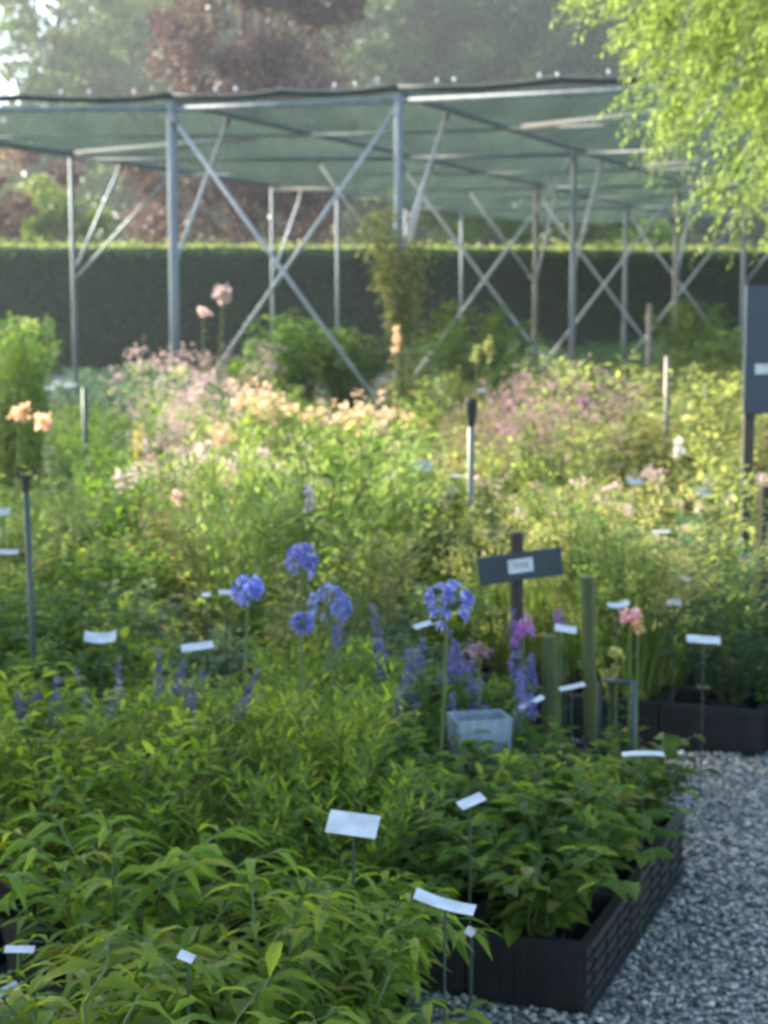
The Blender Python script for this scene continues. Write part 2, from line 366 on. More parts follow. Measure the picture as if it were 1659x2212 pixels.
_proto = {}
def plant(name, x, y, h, kind, label, cat, group=None, z=0.0, variants=3, pot=(.09, .15), seed0=0, rot=None, sc=1.0, **kw):
    key = (kind, h, tuple(sorted(kw.items())), seed0)
    if key not in _proto: _proto[key] = [None] * variants
    i = random.randrange(variants)
    if _proto[key][i] is None: _proto[key][i] = species(kind, hash((kind, seed0, i)) % 1000 if False else (len(_proto) * 17 + i * 5 + seed0), max(.08, h - pot[1]), **kw)
    o = empty(name, (x, y, z), random.uniform(0, 6.28) if rot is None else rot)
    s = sc * random.uniform(.88, 1.12); o.scale = (s, s, s)
    tag(o, label, cat, group)
    link('pot', pot_mesh(*pot), o)
    for pn, me in _proto[key][i]:
        c = link(pn, me, o); c.location = (0, 0, pot[1] * .9)
    PLACED.append((x, y)); return o
PLACED = []

# ------------------------------------------------------------------ the ground
g_ = MB(); g_.add([(-300, -100, 0), (300, -100, 0), (300, 600, 0), (-300, 600, 0)], [(0, 1, 2, 3)])
tag(g_.build('ground', gravel_ground_mat()), kind='structure')
# bed matting, laid along the nursery's grid
U = Vector((.363, .932, 0)); V = Vector((-.932, .363, 0))
K0 = at_z(1272, 2200, 0); K1 = at_z(1480, 1880, 0); U = (K1 - K0).normalized(); V = Vector((-U.y, U.x, 0)); C0 = at_z(1642, 1638, 0); CL = (K1 - K0).length / 3
def sheet(name, pts, z, mat, kind='structure'):
    b = MB(); b.add([(p.x, p.y, z) for p in pts], [tuple(range(len(pts)))]); return tag(b.build(name, mat), kind=kind)
M['matting'] = solid("ground_cover_fabric", (0.03, 0.035, 0.03), 0.9, 0, 0.5, 3, 0.2, c2=(0.02, 0.024, 0.018))
sheet('bed_matting', [K0, K1, K1 + V * 4.5, K0 + V * 3.5 - U * 2.4, K0 + V * .8 - U * 2.4, K0 + V * .8], .004, M['matting'])
sheet('bed_matting', [C0, C0 + U * 30 - V * 3, C0 + U * 30 + V * 20, C0 + V * 8], .005, M['matting'])

# gravel stones near the camera
rng = np.random.default_rng(5)
ico_v = []; t_ = (1 + 5 ** .5) / 2
ico_v = np.array([(-1, t_, 0), (1, t_, 0), (-1, -t_, 0), (1, -t_, 0), (0, -1, t_), (0, 1, t_), (0, -1, -t_), (0, 1, -t_), (t_, 0, -1), (t_, 0, 1), (-t_, 0, -1), (-t_, 0, 1)], float); ico_v /= np.linalg.norm(ico_v[0])
ico_f = np.array([(0, 11, 5), (0, 5, 1), (0, 1, 7), (0, 7, 10), (0, 10, 11), (1, 5, 9), (5, 11, 4), (11, 10, 2), (10, 7, 6), (7, 1, 8), (3, 9, 4), (3, 4, 2), (3, 2, 6), (3, 6, 8), (3, 8, 9), (4, 9, 5), (2, 4, 11), (6, 2, 10), (8, 6, 7), (9, 8, 1)])
ns = 36000; x = rng.uniform(-.3, 2.3, ns); y = rng.uniform(3.2, 7.0, ns)
wall = K0.x + (y - K0.y) * U.x / U.y
keep = ((x > wall + .01 - .8 * (y < K0.y - .0 - (x - K0.x) * .39 * 1.0)) & (y < K1.y)) | ((y >= K1.y) & (x > .2)); keep &= ~((y - C0.y) * .932 + (x - C0.x) * .363 > -0.01) | (x > C0.x + .02 + (y - C0.y) * .39)
keep &= (y > 3.5 - 0) ; x = x[keep]; y = y[keep]; n = len(x)
s = rng.uniform(.005, .0105, n)
sc3 = s[:, None] * rng.uniform(.65, 1.25, (n, 3)) * [1, 1, .75]
vv = ico_v[None] * rng.uniform(.75, 1.15, (n, 12, 1)) * sc3[:, None]
an = rng.uniform(0, 6.28, n); ca, sa = np.cos(an), np.sin(an)
vx = vv[..., 0] * ca[:, None] - vv[..., 1] * sa[:, None]; vy = vv[..., 0] * sa[:, None] + vv[..., 1] * ca[:, None]
vv = np.stack([vx + x[:, None], vy + y[:, None], vv[..., 2] + (s * .5 + rng.uniform(0, .006, n))[:, None]], 2)
Q = (np.arange(n)[:, None, None] * 12 + ico_f[None]).reshape(-1, 3)
tag(link('gravel', fast_mesh('gravel', vv, Q, M['stone'], False)), kind='stuff', label='loose grey blue gravel chips on the nursery path')

nf_ = 46; fx = rng.uniform(.45, 1.6, nf_); fy = rng.uniform(3.6, 6.0, nf_); ok = fx > K0.x + (fy - K0.y) * U.x / U.y + .03; fx, fy = fx[ok], fy[ok]
fv, fq = leaves(np.stack([fx, fy, np.full(len(fx), .024)], 1), rng.normal(0, 1, (len(fx), 3)) * [1, 1, .15], rng.uniform(.015, .04, len(fx)), rng.uniform(.006, .016, len(fx)), .1, .3, 2, rng, .2)
tag(link('fallen_leaves', fast_mesh('fallen_leaves', fv, fq, leafmat([(.10, .06, .02), (.22, .15, .06), (.12, .14, .03)], .2))), kind='stuff', label='scattered dry leaves on the gravel path')

# ------------------------------------------------------------------ shade house
H = 3.7
sh = empty('shade_house', (0.14, 17.46, 0))
tag(sh, 'open shade house of galvanised posts and cross braces under a grey green net roof', 'shade house')
ORG = Vector((0.14, 17.46, 0))
def part(mb, name, mat, smooth=True):
    o = mb.build(name, mat, sh, smooth=smooth); o.location = -ORG; return o
def grid(px, top):
    d = (H - 1.6) * 3700 / (660 - top); return Vector(((px - 829.5) / 3700 * d, d, 0))
stepv = Vector((2.43, 6.1, 0))
A = [grid(380, 232) + stepv * i for i in range(4)]
B = [grid(860, 215) + stepv * i for i in range(4)]
Cc = [grid(165, 343) + stepv * i for i in range(-1, 3)]
RR = [B[0] + Vector((4.66, -1.85, 0)) + stepv * i for i in range(4)]
Z = lambda p, z: (p.x, p.y, z)
def tube(name, pts, r, mat='galv', n=10):
    b = MB(); b.tube(pts, r, n); return part(b, name, M[mat])
posts = [(A[0], .052), (B[0], .045), (Cc[1], .034), (A[2], .04), (B[1], .04), (B[2], .045), (B[3], .045), (A[1], .03), (A[3], .04), (Cc[2], .03), (Cc[3], .03), (Cc[0], .04)] + [(r, .045) for r in RR] + [(grid(730, 430), .03), (grid(995, 462), .03)]
for i, (p, r) in enumerate(posts):
    tube('post', [Z(p, 0), Z(p, H - .02)], r, 'galvb' if i in (3, 5) else 'galv', 12)
def beam(p, q, r=.03, z=H, mat='galv'): tube('beam', [Z(p, z), Z(q, z)], r, mat)
for row in (A, B, Cc, RR):
    for i in range(3): beam(row[i], row[i + 1], .035)
    beam(row[3], row[3] + stepv * .9, .03)
for i in range(4):
    beam(Cc[i], A[i], .03, H - .07, 'pale' if i == 2 else 'galv'); beam(A[i], B[i], .03, H - .07); beam(B[i], RR[i], .03, H - .07)
# mid-bay purlins
for i in range(3):
    for row1, row2 in ((Cc, A), (A, B), (B, RR)):
        m1 = (row1[i] + row1[i + 1]) / 2; m2 = (row2[i] + row2[i + 1]) / 2
        tube('purlin', [Z(m1, H - .05), Z(m2, H - .05)], .018)
rl = lambda a, b: tube('rail', [tuple(at_z(*a, 3.62)), tuple(at_z(*b, 3.62))], .035, 'pale')
rl((165, 331), (550, 299)); rl((1130, 275), (1530, 232)); rl((1400, 358), (1560, 347))
# cross braces between posts of a row along V, knee braces along U
def brace(p, q, r=.022):
    tube('brace', [p, q], r, 'galvl', 8); p, q = Vector(p), Vector(q); d = (q - p).normalized()
    for e, s in ((p, 1), (q, -1)): tube('clamp', [tuple(e + d * s * .05), tuple(e + d * s * .15)], r * 1.6, 'galvb', 8)
off = Vector((.363, .932, 0)) * .05
for i in range(4):
    a, b = A[i], B[i]
    brace(Z(a - off, H - .12), Z(b - off, .35)); brace(Z(b + off, H - .1), Z(a + off, .35))
def knee(p, t, z0, z1=H, dirv=None):
    d = (dirv or stepv.normalized()); q = p + d * t; brace(Z(p, z0), Z(q, z1))
for i in range(3): knee(A[i], 1.34, 2.0); knee(B[i], 1.5, 2.05)
for i in range(4): knee(B[i], 1.3, 2.0, H, -V.normalized() * 1.0) if i == 3 else None
knee(Cc[1], 1.4, 2.05); knee(Cc[1], 1.65, 1.95, 3.45, -V.normalized()); knee(Cc[2], 1.3, 2.1); knee(RR[0], 1.4, 2.0)
knee(A[1], 1.3, 2.0, H, V.normalized()); knee(A[2], 1.3, 2.0, H, V.normalized())
# net panels, sagging between their rails
NET = net_mat()
def panel(p00, p10, p11, p01, sag, zoff=0.04, nx=14, ny=10, seed=0):
    vs = []; rg = random.Random(seed)
    for j in range(ny + 1):
        for i in range(nx + 1):
            u, v = i / nx, j / ny
            p = (p00 * (1 - u) + p10 * u) * (1 - v) + (p01 * (1 - u) + p11 * u) * v
            z = H + zoff - sag * (4 * u * (1 - u)) * (.35 + .65 * abs(math.sin(2 * math.pi * v))) + .03 * noise.noise((p.x * 1.4, p.y * 1.4, seed))
            vs.append((p.x, p.y, z))
    f = [(j * (nx + 1) + i, j * (nx + 1) + i + 1, (j + 1) * (nx + 1) + i + 1, (j + 1) * (nx + 1) + i) for j in range(ny) for i in range(nx)]
    b = MB(); b.add(vs, f); part(b, 'net_panel', NET)
sd_ = 0
for r1, r2, sg in ((Cc, A, .22), (A, B, .12), (B, RR, .26)):
    for i in range(3):
        sd_ += 1; panel(r1[i], r2[i], r2[i + 1], r1[i + 1], sg, seed=sd_)
    sd_ += 1; panel(r1[3], r2[3], r2[3] + stepv * .9, r1[3] + stepv * .9, sg, seed=sd_)
# rolled net along the front eave and the left eave, tied with pale clips
def roll(p, q, n, r=.038, sag=.04):
    pts = []
    for i in range(n * 4 + 1):
        t = i / (n * 4); c = p.lerp(q, t); z = H + .06 - sag * abs(math.sin(math.pi * t * n)) + .012 * noise.noise((c.x * 3, 0, 1))
        pts.append((c.x, c.y, z))
    b = MB(); b.tube(pts, [r * (.85 + .3 * abs(noise.noise((i * .37, 2, 0)))) for i in range(len(pts))], 8); part(b, 'net_roll', M['netroll'])
roll(Cc[0], A[0], 3); roll(A[0], B[0], 2); roll(B[0], RR[0], 3); roll(Cc[0], Cc[1], 3, .04)
for p, q in ((Cc[0], A[0]), (A[0], B[0]), (B[0], RR[0])):
    L_ = (q - p).length; n_ = int(L_ / .5)
    for k in range(n_):
        c = p.lerp(q, (k + .5 + random.Random(k).uniform(-.45, .45)) / n_); b = MB(); b.lathe([(.001, -.025), (.011, -.018), (.014, 0), (.010, .02), (.001, .028)], 8, (c.x, c.y - .04, H + .10)); part(b, 'clip', M['clip'])

# ------------------------------------------------------------------ hedge
def hedge():
    rg = np.random.default_rng(3)
    o = empty('clipped_hedge', (0, 40, 0)); tag(o, 'tall clipped dark green hedge with flat top behind the nursery', 'hedge')
    x0, x1 = -22., 26.; yl = lambda x: 39.5 + (x + 10) * .16
    nx, nz = 240, 16; b = MB(); vs = []
    prof = [(0, 0), (0, .5), (0, 1.0), (0, 1.5), (0, 2.0), (0, 2.4), (.02, 2.75), (.12, 2.92), (.45, 2.95), (.8, 2.95), (1.1, 2.92), (1.25, 2.7), (1.27, 1.5), (1.27, 0)]
    for i in range(nx + 1):
        x = x0 + (x1 - x0) * i / nx
        for dy, z in prof:
            n = noise.noise((x * .9, z * .9, dy)) * .09 + noise.noise((x * 5, z * 5, dy)) * .03
            vs.append((x, yl(x) + dy + n - 40, max(0, z + n * .7 * (z > 0))))
    m = len(prof); f = [(i * m + k, (i + 1) * m + k, (i + 1) * m + k + 1, i * m + k + 1) for i in range(nx) for k in range(m - 1)]
    b.add(vs, f)
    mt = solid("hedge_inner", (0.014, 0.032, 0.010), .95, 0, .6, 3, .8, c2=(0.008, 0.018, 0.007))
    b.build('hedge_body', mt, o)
    n = 90000; x = rg.uniform(x0, x1, n); z = rg.uniform(0, 2.95, n); top = rg.uniform(0, 1, n) < .16
    y = np.where(top, rg.uniform(0, 1.25, n), rg.uniform(-.12, .03, n)); z = np.where(top, 2.93 + rg.uniform(0, .06, n), z)
    z = np.where(top & (rg.uniform(0, 1, n) < .12), z + rg.uniform(0, .2, n), z)
    Bp = np.stack([x, 39.5 + (x + 10) * .16 + y - 40, z], 1)
    D = rg.normal(0, .6, (n, 3)) + np.where(top[:, None], [0, 0, .8], [0, -1, .3]); L = rg.uniform(.04, .11, n)
    v, q = leaves(Bp, D, L, L * .6, 0, .2, 1, rg, 1)
    tq = np.repeat(top, 1); q0 = q[~top]; q1 = q[top]
    link('sun_tinted_shoots', fast_mesh('sun_tinted_shoots', v, q1, leafmat([(.06, .10, .025), (.12, .15, .045), (.22, .22, .08)], .45)), o)  # sunlight along the hedge top is put into these paler leaf colours
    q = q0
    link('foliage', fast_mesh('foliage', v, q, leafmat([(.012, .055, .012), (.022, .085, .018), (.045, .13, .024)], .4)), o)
hedge()

# ------------------------------------------------------------------ trees
def tree(name, base, crown, label, cat, g, nclump, nleaf, lsize, seed, group=None, clump_r=.9, trunk_r=.25, transl=.42, trunk_h=None, shell=.55, drop=0.0, aspect=.6, gaps=0):
    """crown: list of ellipsoids (cx, cy, cz, rx, ry, rz), leaf clumps spread through their volume"""
    rg = np.random.default_rng(seed); o = empty(name, base); tag(o, label, cat, group)
    bx, by, _ = base
    tops = [c[2] for c in crown]; th = trunk_h or max(tops)
    tb = MB(); k = 7
    pts = [(noise.noise((i * .6, seed, 0)) * .25 * min(1, i / 2), noise.noise((seed, i * .6, 3)) * .25 * min(1, i / 2), th * i / (k - 1)) for i in range(k)]
    tb.tube(pts, [trunk_r * (1.25 if i == 0 else 1 - .75 * i / (k - 1)) for i in range(k)], 10); tb.build('trunk', M['bark'], o, smooth=True)
    C = []; vol = np.array([c[3] * c[4] * c[5] for c in crown]); pick = rg.choice(len(crown), nclump, p=vol / vol.sum())
    d = rg.normal(0, 1, (nclump, 3)); d /= np.linalg.norm(d, axis=1, keepdims=True); rr = shell + (1 - shell) * rg.uniform(0, 1, nclump) ** .6
    E = np.array(crown)[pick]; C = E[:, :3] + d * rr[:, None] * E[:, 3:6]
    lb = MB()
    for i in range(min(40, nclump)):
        c = C[i] - np.array([bx, by, 0]); z0 = min(th * .95, max(th * .25, c[2] * .6)); s = Vector((0, 0, z0)); e = Vector(c); mid = s.lerp(e, .5) + Vector((0, 0, .15 * (e - s).length * .5))
        lb.tube([s, mid, e], [trunk_r * .28, trunk_r * .16, trunk_r * .04], 5)
    lb.build('limbs', M['bark'], o, smooth=True)
    cr = clump_r * rg.uniform(.5, 1.25, nclump)
    ci = rg.integers(0, nclump, nleaf)
    dd = rg.normal(0, 1, (nleaf, 3)); dd /= np.linalg.norm(dd, axis=1, keepdims=True)
    P = C[ci] + dd * (cr[ci] * rg.uniform(.1, 1, nleaf) ** .5)[:, None] * [1, 1, .6]
    D = dd + rg.normal(0, .5, (nleaf, 3)) + [0, 0, -drop]; L = lsize * rg.uniform(.6, 1.3, nleaf)
    v, q = leaves(P - np.array([bx, by, 0]), D, L, L * aspect, .15, .2, 1, rg, 1)
    link('crown', fast_mesh('crown', v, q, leafmat(g if isinstance(g, list) else G[g], transl, .5)), o)
    return o
# willow at the right of the frame
def willow():
    rg = np.random.default_rng(21); o = empty('willow_tree', (4.0, 9.8, 0)); tag(o, 'sunlit yellow green willow whose leafy twigs hang over the shade house', 'willow tree')
    cx, cy, cz, r = 3.72, 9.6, 4.45, 2.75
    tb = MB(); tb.tube([(0, 0, 0), (.05, 0, .8), (-.05, -.1, 1.8), (-.25, -.1, 2.8), (-.3, -.2, 4)], [.2, .16, .15, .12, .07], 10); tb.build('trunk', M['bark'], o, smooth=True)
    lb = MB(); nt = 3300
    d = rg.normal(0, 1, (nt, 3)); d[:, 2] = d[:, 2] * .9 - .15; d /= np.linalg.norm(d, axis=1, keepdims=True)
    k = rg.uniform(.35, 1, nt) ** .55; bump = np.array([1 + .12 * noise.noise(tuple(q * 2.2)) for q in d])
    tip = np.array([cx, cy, cz]) + d * (k * bump * r)[:, None]
    for i in range(46):
        e = Vector(tip[i]) - Vector((4.0, 9.8, 0)); s = Vector((-.2, -.1, rg.uniform(2, 3.6))); m = s.lerp(e, .55) + Vector((0, 0, .35)); lb.tube([s, m, e], [.04, .022, .006], 5)
    lb.build('limbs', M['bark'], o, smooth=True)
    n_st = nt * 6; ti = np.repeat(np.arange(nt), 6); kk = 8; t = np.linspace(0, 1, kk)
    dirn = d[ti] + rg.normal(0, .55, (n_st, 3)); dirn[:, 2] += .1; dirn /= np.linalg.norm(dirn, axis=1, keepdims=True)
    Ls = rg.uniform(.2, .5, n_st)
    P = (tip[ti] - dirn * .1)[:, None] + dirn[:, None] * (Ls[:, None, None] * t[None, :, None]) + np.array([0, 0, -1]) * (Ls[:, None, None] * .3 * (t ** 2)[None, :, None])
    P -= np.array([4.0, 9.8, 0])
    v, q = tubes(P, .0025); link('twigs', fast_mesh('twigs', v, q, M['stalk']), o)
    v, q = foliage_mesh(rg, P, 19, .050, .014, 1.0, .25, 1, .05, 'yg', .2)
    link('crown', fast_mesh('crown', v, q, leafmat([(.09, .15, .035), (.16, .225, .06), (.26, .32, .12)], .5, .4)), o)
willow()

HAZY = [(.05, .08, .03), (.08, .12, .04), (.12, .17, .05)]
DARKT = [(.03, .055, .022), (.05, .085, .03), (.08, .12, .035)]
tree('copper_beech', (-4.3, 54, 0), [(-4.4, 54, 5.5, 4.0, 3, 4.0), (-3.9, 54, 10.3, 2.9, 2.4, 3.6), (-6.6, 53.5, 8.6, 1.7, 2, 1.6), (-1.7, 54, 10.6, 1.3, 1.5, 1.2)],
     'copper beech with dark purple leaves rising behind the hedge', 'beech tree', 'copper', 170, 50000, .16, 31, clump_r=.8, shell=.35, transl=.3)
tree('copper_beech', (-11.6, 52, 0), [(-11.2, 52, 4.2, 2.2, 2, 2.2)], 'small dark purple tree at the left end of the hedge, below the net roof', 'beech tree', 'copper', 50, 15000, .13, 32, clump_r=.6, shell=.3, trunk_r=.12)
def far(name, bx, y, E, label, g, nc, nl, ls, seed, cr):
    k = 1.55
    tree(name, (bx * k, y * k, 0), [tuple([e[0] * k, e[1] * k, (e[2] - 1.6) * k + 1.6] + [q * k for q in e[3:]]) for e in E], label, 'tree', g, nc, nl, ls * k, seed, clump_r=cr * k, shell=.15, trunk_r=.4)
far('ash_tree', -12.5, 66, [(-13.5, 66, 9, 5.0, 3, 7.5), (-9.5, 66, 12, 3.4, 3, 4.5)], 'pale hazy tree with bright sky showing through its thin crown', HAZY, 120, 38000, .2, 33, .9)
far('broad_tree', -6.0, 72, [(-7, 72, 10, 6, 3, 8)], 'tall hazy green tree behind the copper beech', HAZY, 170, 46000, .24, 34, 1.3)
far('broad_tree', 2.8, 64, [(2.2, 64, 9, 4.4, 3, 7.2)], 'dark blue green tree just right of the copper beech', DARKT, 200, 56000, .22, 35, 1.1)
far('broad_tree', 8.5, 62, [(8.4, 62, 9, 4.4, 3, 7.4)], 'large dark green tree behind the middle of the net roof', DARKT, 200, 56000, .22, 36, 1.1)
far('broad_tree', 15, 64, [(14.5, 64, 8.5, 4.8, 3, 7)], 'dark tree behind the willow at the right', DARKT, 160, 42000, .24, 37, 1.2)
tree('small_tree', (-9.3, 50, 0), [(-9.3, 50, 3.6, 1.5, 1.2, 1.6)], 'low light green tree between the two purple beeches', 'tree', 'mid', 26, 7000, .13, 38, clump_r=.5, shell=.2, trunk_r=.1)
tree('small_tree', (3.4, 50, 0), [(3.0, 50, 3.8, 1.9, 1.5, 1.7), (6.5, 51, 3.8, 2.6, 1.5, 1.8)], 'low olive green tree under the net roof behind the climber', 'tree', 'mid', 50, 14000, .13, 39, clump_r=.6, shell=.2, trunk_r=.12)
# woodland that closes the view
def woods():
    rg = np.random.default_rng(8); n = 90000
    x = rg.uniform(-50, 50, n); z = rg.uniform(0, 1, n) ** .9 * 28; y = 124 + rg.uniform(0, 10, n)
    k = np.array([noise.noise((a * .16, c * .16, 0)) for a, c in zip(x, z)]); keep = (k > -.6) & ~((x < -20) & (z > 12) & (k < -.12)); x, y, z = x[keep], y[keep], z[keep]
    L = rg.uniform(.5, 1.1, len(x)); v, q = leaves(np.stack([x, y, z], 1), rg.normal(0, 1, (len(x), 3)), L, L * .6, 0, .2, 1, rg, 1)
    tag(link('woodland', fast_mesh('woodland', v, q, leafmat(HAZY, .35))), kind='stuff', label='hazy far wood closing the view behind the trees')
woods()
# unseen trees left of the view, placed so their shade covers the near bed
for i, (tx, ty) in enumerate(((-7.4, .6), (-7.6, 3.4), (-7.2, 6.2), (-7.5, 9.0))):
    tree('unseen_shade_tree', (tx, ty, 0), [(tx, ty, 5.4, 2.0, 2.0, 3.4)], 'unseen leafy tree beside the nursery, placed to shade the near bed', 'tree', 'mid', 60, 7500, .24, 50 + i, group='unseen shade trees beside the nursery', clump_r=.8, shell=.2, trunk_r=.16)

# ------------------------------------------------------------------ crates
def crate_mesh(w, d, h, name='crate'):
    b = MB(); t = .012
    for sx in (-1, 1):
        b.box((sx * (w / 2 - t / 2), 0, h / 2), (t, d - 2 * t, h - .03))
        b.box((sx * (w / 2 - t / 2), 0, h - .0085), (t + .016, d + .008, .016))
        k = int(d / .035)
        for i in range(k): b.box((sx * (w / 2 + .004), -d / 2 + (i + .5) * d / k, h / 2 - .006), (.0075, .007, h - .05))
    for sy in (-1, 1):
        b.box((0, sy * (d / 2 - t / 2), h / 2), (w - .001, t, h - .032))
        b.box((0, sy * (d / 2 - t / 2), h - .0078), (w - .02, t + .016, .015))
        k = 4
        for i in range(k): b.box((0, sy * (d / 2 + .004), .03 + (i) * (h - .06) / (k - 1) * .93), (w - .01, .0075, .006))
        for i in range(3): b.box((-w / 2 + (i + .5) * w / 3, sy * (d / 2 + .003), h / 2 - .004), (.006, .0065, h - .05))
    b.box((0, 0, .012), (w - .01, d - .01, .02))
    return b.mesh(name, M['blackplastic'])
CR = crate_mesh(CL - .006, .285, .165); GR = math.atan2(U.y, U.x) - math.pi / 2
def crate(p, label, group, rz=0):
    o = link('plastic_crate', CR, None, (p.x, p.y, .006)); o.rotation_euler = (0, 0, GR + math.pi / 2 + rz); tag(o, label, 'crate', group); return o
near_crates = []
for i in range(3):          # along U
    for j in range(3):      # along V
        c = K0 + U * CL * (i + .5) + V * (.15 + .29 * j); near_crates.append(c)
        if j == 0: lab, gr = ['black ribbed plastic crate at the near corner of the bed by the gravel', 'black ribbed plastic crate in the middle of the gravel side row', 'black ribbed plastic crate at the far end of the gravel side row'][i], 'crates edging the near bed'
        else: lab, gr = 'black plastic crate hidden under the broad leaved plants of the near bed', 'crates under the near bed plants'
        crate(c, lab, gr)
for i, lab in enumerate(['black crate at the path corner of the far bed', 'black crate second from the path corner of the far bed', 'black crate behind the two mossy posts']):
    o = link('plastic_crate', CR, None, tuple(C0 + V * CL * (i + .5) + U * .15 + Vector((0, 0, .006)))); o.rotation_euler = (0, 0, GR); tag(o, lab, 'crate', 'crates edging the far bed')
# ------------------------------------------------------------------ plants
random.seed(11)
def ground_of(px, ytop, h):
    p = at_z(px, ytop, h); return p.x, p.y
def blocked(x, y):   # gravel path, and the bare corner at the lower left
    if 2.9 < y < 3.9 and x < -.62 and (x < -.19 * y + .1): return True
    if y < K1.y + .0 and x > K0.x + (y - K0.y) * U.x / U.y - .06: return True
    d = (y - C0.y) * .932 + (x - C0.x) * .363
    if K1.y <= y and d < .1 and x > .1: return True
    return False
def drift(name, label, cat, group, kind, x0, x1, y0, y1, h, n, sep, hvar=.2, **kw):
    """n plants whose tops fill the picture band x0..x1, y0..y1 (tops of height h above ground)"""
    done = 0; tries = 0
    while done < n and tries < n * 60:
        tries += 1
        d0 = (1.6 - h) / max(1, y1 - 660); d1 = (1.6 - h) / max(1, y0 - 660)
        dd = random.uniform(d0, d1); yt = 660 + (1.6 - h) / dd; px = random.uniform(x0, x1)
        x, y = ground_of(px, yt, h)
        if blocked(x, y): continue
        if any((x - a) ** 2 + (y - b) ** 2 < sep * sep for a, b in PLACED): continue
        plant(name, x, y, h, kind, label, cat, group, sc=1 + random.uniform(-hvar, hvar), **kw); done += 1
    return done
def single(name, label, cat, kind, px, ytop, h, group=None, **kw):
    x, y = ground_of(px, ytop, h); return plant(name, x, y, h, kind, label, cat, group, **kw)

# near left bed: arching narrow leaves
drift('grass_tuft', 'tuft of fine green grass in the near middle of the bed', 'grass', 'fine green grass tufts', 'feather', 280, 740, 1430, 1660, .54, 18, .2, g='lance', w=.2, fine=1.15, dens=.9)
drift('peach_leaved_plant', 'bright green potted plant with long arching narrow leaves in the nearest bed', 'perennial', 'arching narrow leaved plants nearest the camera', 'lance', 230, 800, 1740, 2060, .52, 20, .17, g='lance', w=.24)
drift('peach_leaved_plant', 'bright green potted plant with long arching narrow leaves in the nearest bed', 'perennial', 'arching narrow leaved plants nearest the camera', 'lance', 60, 830, 2080, 2500, .52, 22, .165, g='lance', w=.24)
# broad leaved plants in the near crates
for k, c in enumerate(near_crates):
    i, j = divmod(k, 3)
    for s in ((-.11, .0, .11) if j == 0 else (-.09, .09)):
        p = c + U * s * 1.05
        if j == 0 and i == 2 and s > 0: continue
        plant('viburnum_bush', p.x + random.uniform(-.02, .02) , p.y, .46, 'broad', 'potted shrub with broad dark green leaves standing in the crates by the gravel', 'shrub', 'broad leaved shrubs in the near crates', z=.03, g='dark', w=.24, pot=(.06, .12), sc=.98, fine=.92, dens=1.8)
for px, yt in ((840, 1650), (930, 1640), (1010, 1640), (1090, 1620), (1180, 1640), (1250, 1600)):
    single('hydrangea_bush', 'young fresh green shrub with pointed leaves behind the crate shrubs', 'shrub', 'leafy', px, yt, .42, 'fresh green shrubs behind the crates', g='lance', w=.2, fine=1.2)
drift('veronica_plant', 'dark green upright leafy plant in the shaded left of the bed', 'perennial', 'dark leafy plants at the shaded left', 'leafy', -80, 290, 1470, 1760, .58, 24, .18, g='lance', w=.22, fine=1.1)
drift('peony_plant', 'yellow green leafy plant below the blue round flowers', 'perennial', 'yellow green leafy plants below the blue flowers', 'lance', 640, 1080, 1390, 1620, .52, 12, .22, g='olive', w=.22, fine=.85)
# blue spikes
for px, yt in ((110, 1400), (165, 1420), (130, 1470)):
    single('salvia_plant', 'plant with dim violet blue flower spikes, left of the two pale cards', 'salvia', 'leafy', px, yt + 45, .56, 'violet blue spikes at the left', g='mid', fl='violet', fine=1.1, fsize=.85, nf=3)
for px, yt in ((415, 1440), (455, 1450)):
    single('salvia_plant', 'plant with violet blue spikes just under the white card of the grass', 'salvia', 'leafy', px, yt + 45, .56, 'violet blue spikes under the white card', g='mid', fl='violet', fine=1.1, fsize=.85, nf=3)
for px, yt in ((800, 1400), (850, 1410), (915, 1470), (955, 1460), (1030, 1440), (1085, 1440), (1060, 1470), (1100, 1480)):
    single('salvia_plant', 'plant with blue flower spikes in front of the dark sign post', 'salvia', 'leafy', px, yt + 10, .47, 'blue spikes by the sign post', g='mid', fl='bspike' if px > 1000 else 'violet', fine=.9, fsize=1.0, nf=3)
# mid bed, from near to far
drift('catmint_plant', 'low grey green plant in the middle of the bed among the pale cards', 'perennial', 'low grey green plants in mid bed', 'bush', 200, 1000, 1260, 1420, .42, 12, .30, g='silver', w=.24, fine=.9)
drift('campion_plant', 'fresh green leafy plant in the middle of the bed among the pale cards', 'perennial', 'fresh green plants in mid bed', 'leafy', 200, 1000, 1240, 1420, .46, 22, .2, g='lance', w=.24, fine=.9)
drift('geranium_plant', 'low bright green plant left of mid bed', 'perennial', 'low bright green plants at the left', 'bush', -60, 300, 1140, 1370, .5, 18, .24, g='mid', w=.25)
drift('loosestrife_plant', 'upright plant with brownish green narrow leaves left of mid bed', 'perennial', 'brownish green upright plants', 'leafy', 190, 430, 1060, 1230, .68, 14, .26, g='olive', fl='rust', w=.22, lod=1, fsize=.8)
drift('bluestar_plant', 'tall feathery bright yellow green plant glowing in the sun in mid bed', 'perennial', 'feathery bright green plants', 'feather', 450, 850, 970, 1110, .88, 28, .22, g='lime', w=.26, fine=1.7, dens=1.0)
drift('spurge_plant', 'olive green bushy plant with yellow tips left of the sign', 'perennial', 'olive bushy plants left of the sign', 'bush', 760, 1030, 1090, 1230, .6, 14, .26, g='olive', w=.28, lod=1, fine=1.3)
drift('moor_grass', 'clump of tall yellow green grass standing behind the dark sign', 'grass', 'yellow green grasses behind the sign', 'airy', 1050, 1440, 1060, 1260, .82, 26, .23, g='yg', fl='straw', w=.28)
drift('evergreen_bush', 'dark green bushy plant at the right of the grasses', 'shrub', 'dark bushes right of the grasses', 'bush', 1440, 1720, 1150, 1330, .55, 14, .26, g='blue', w=.28)
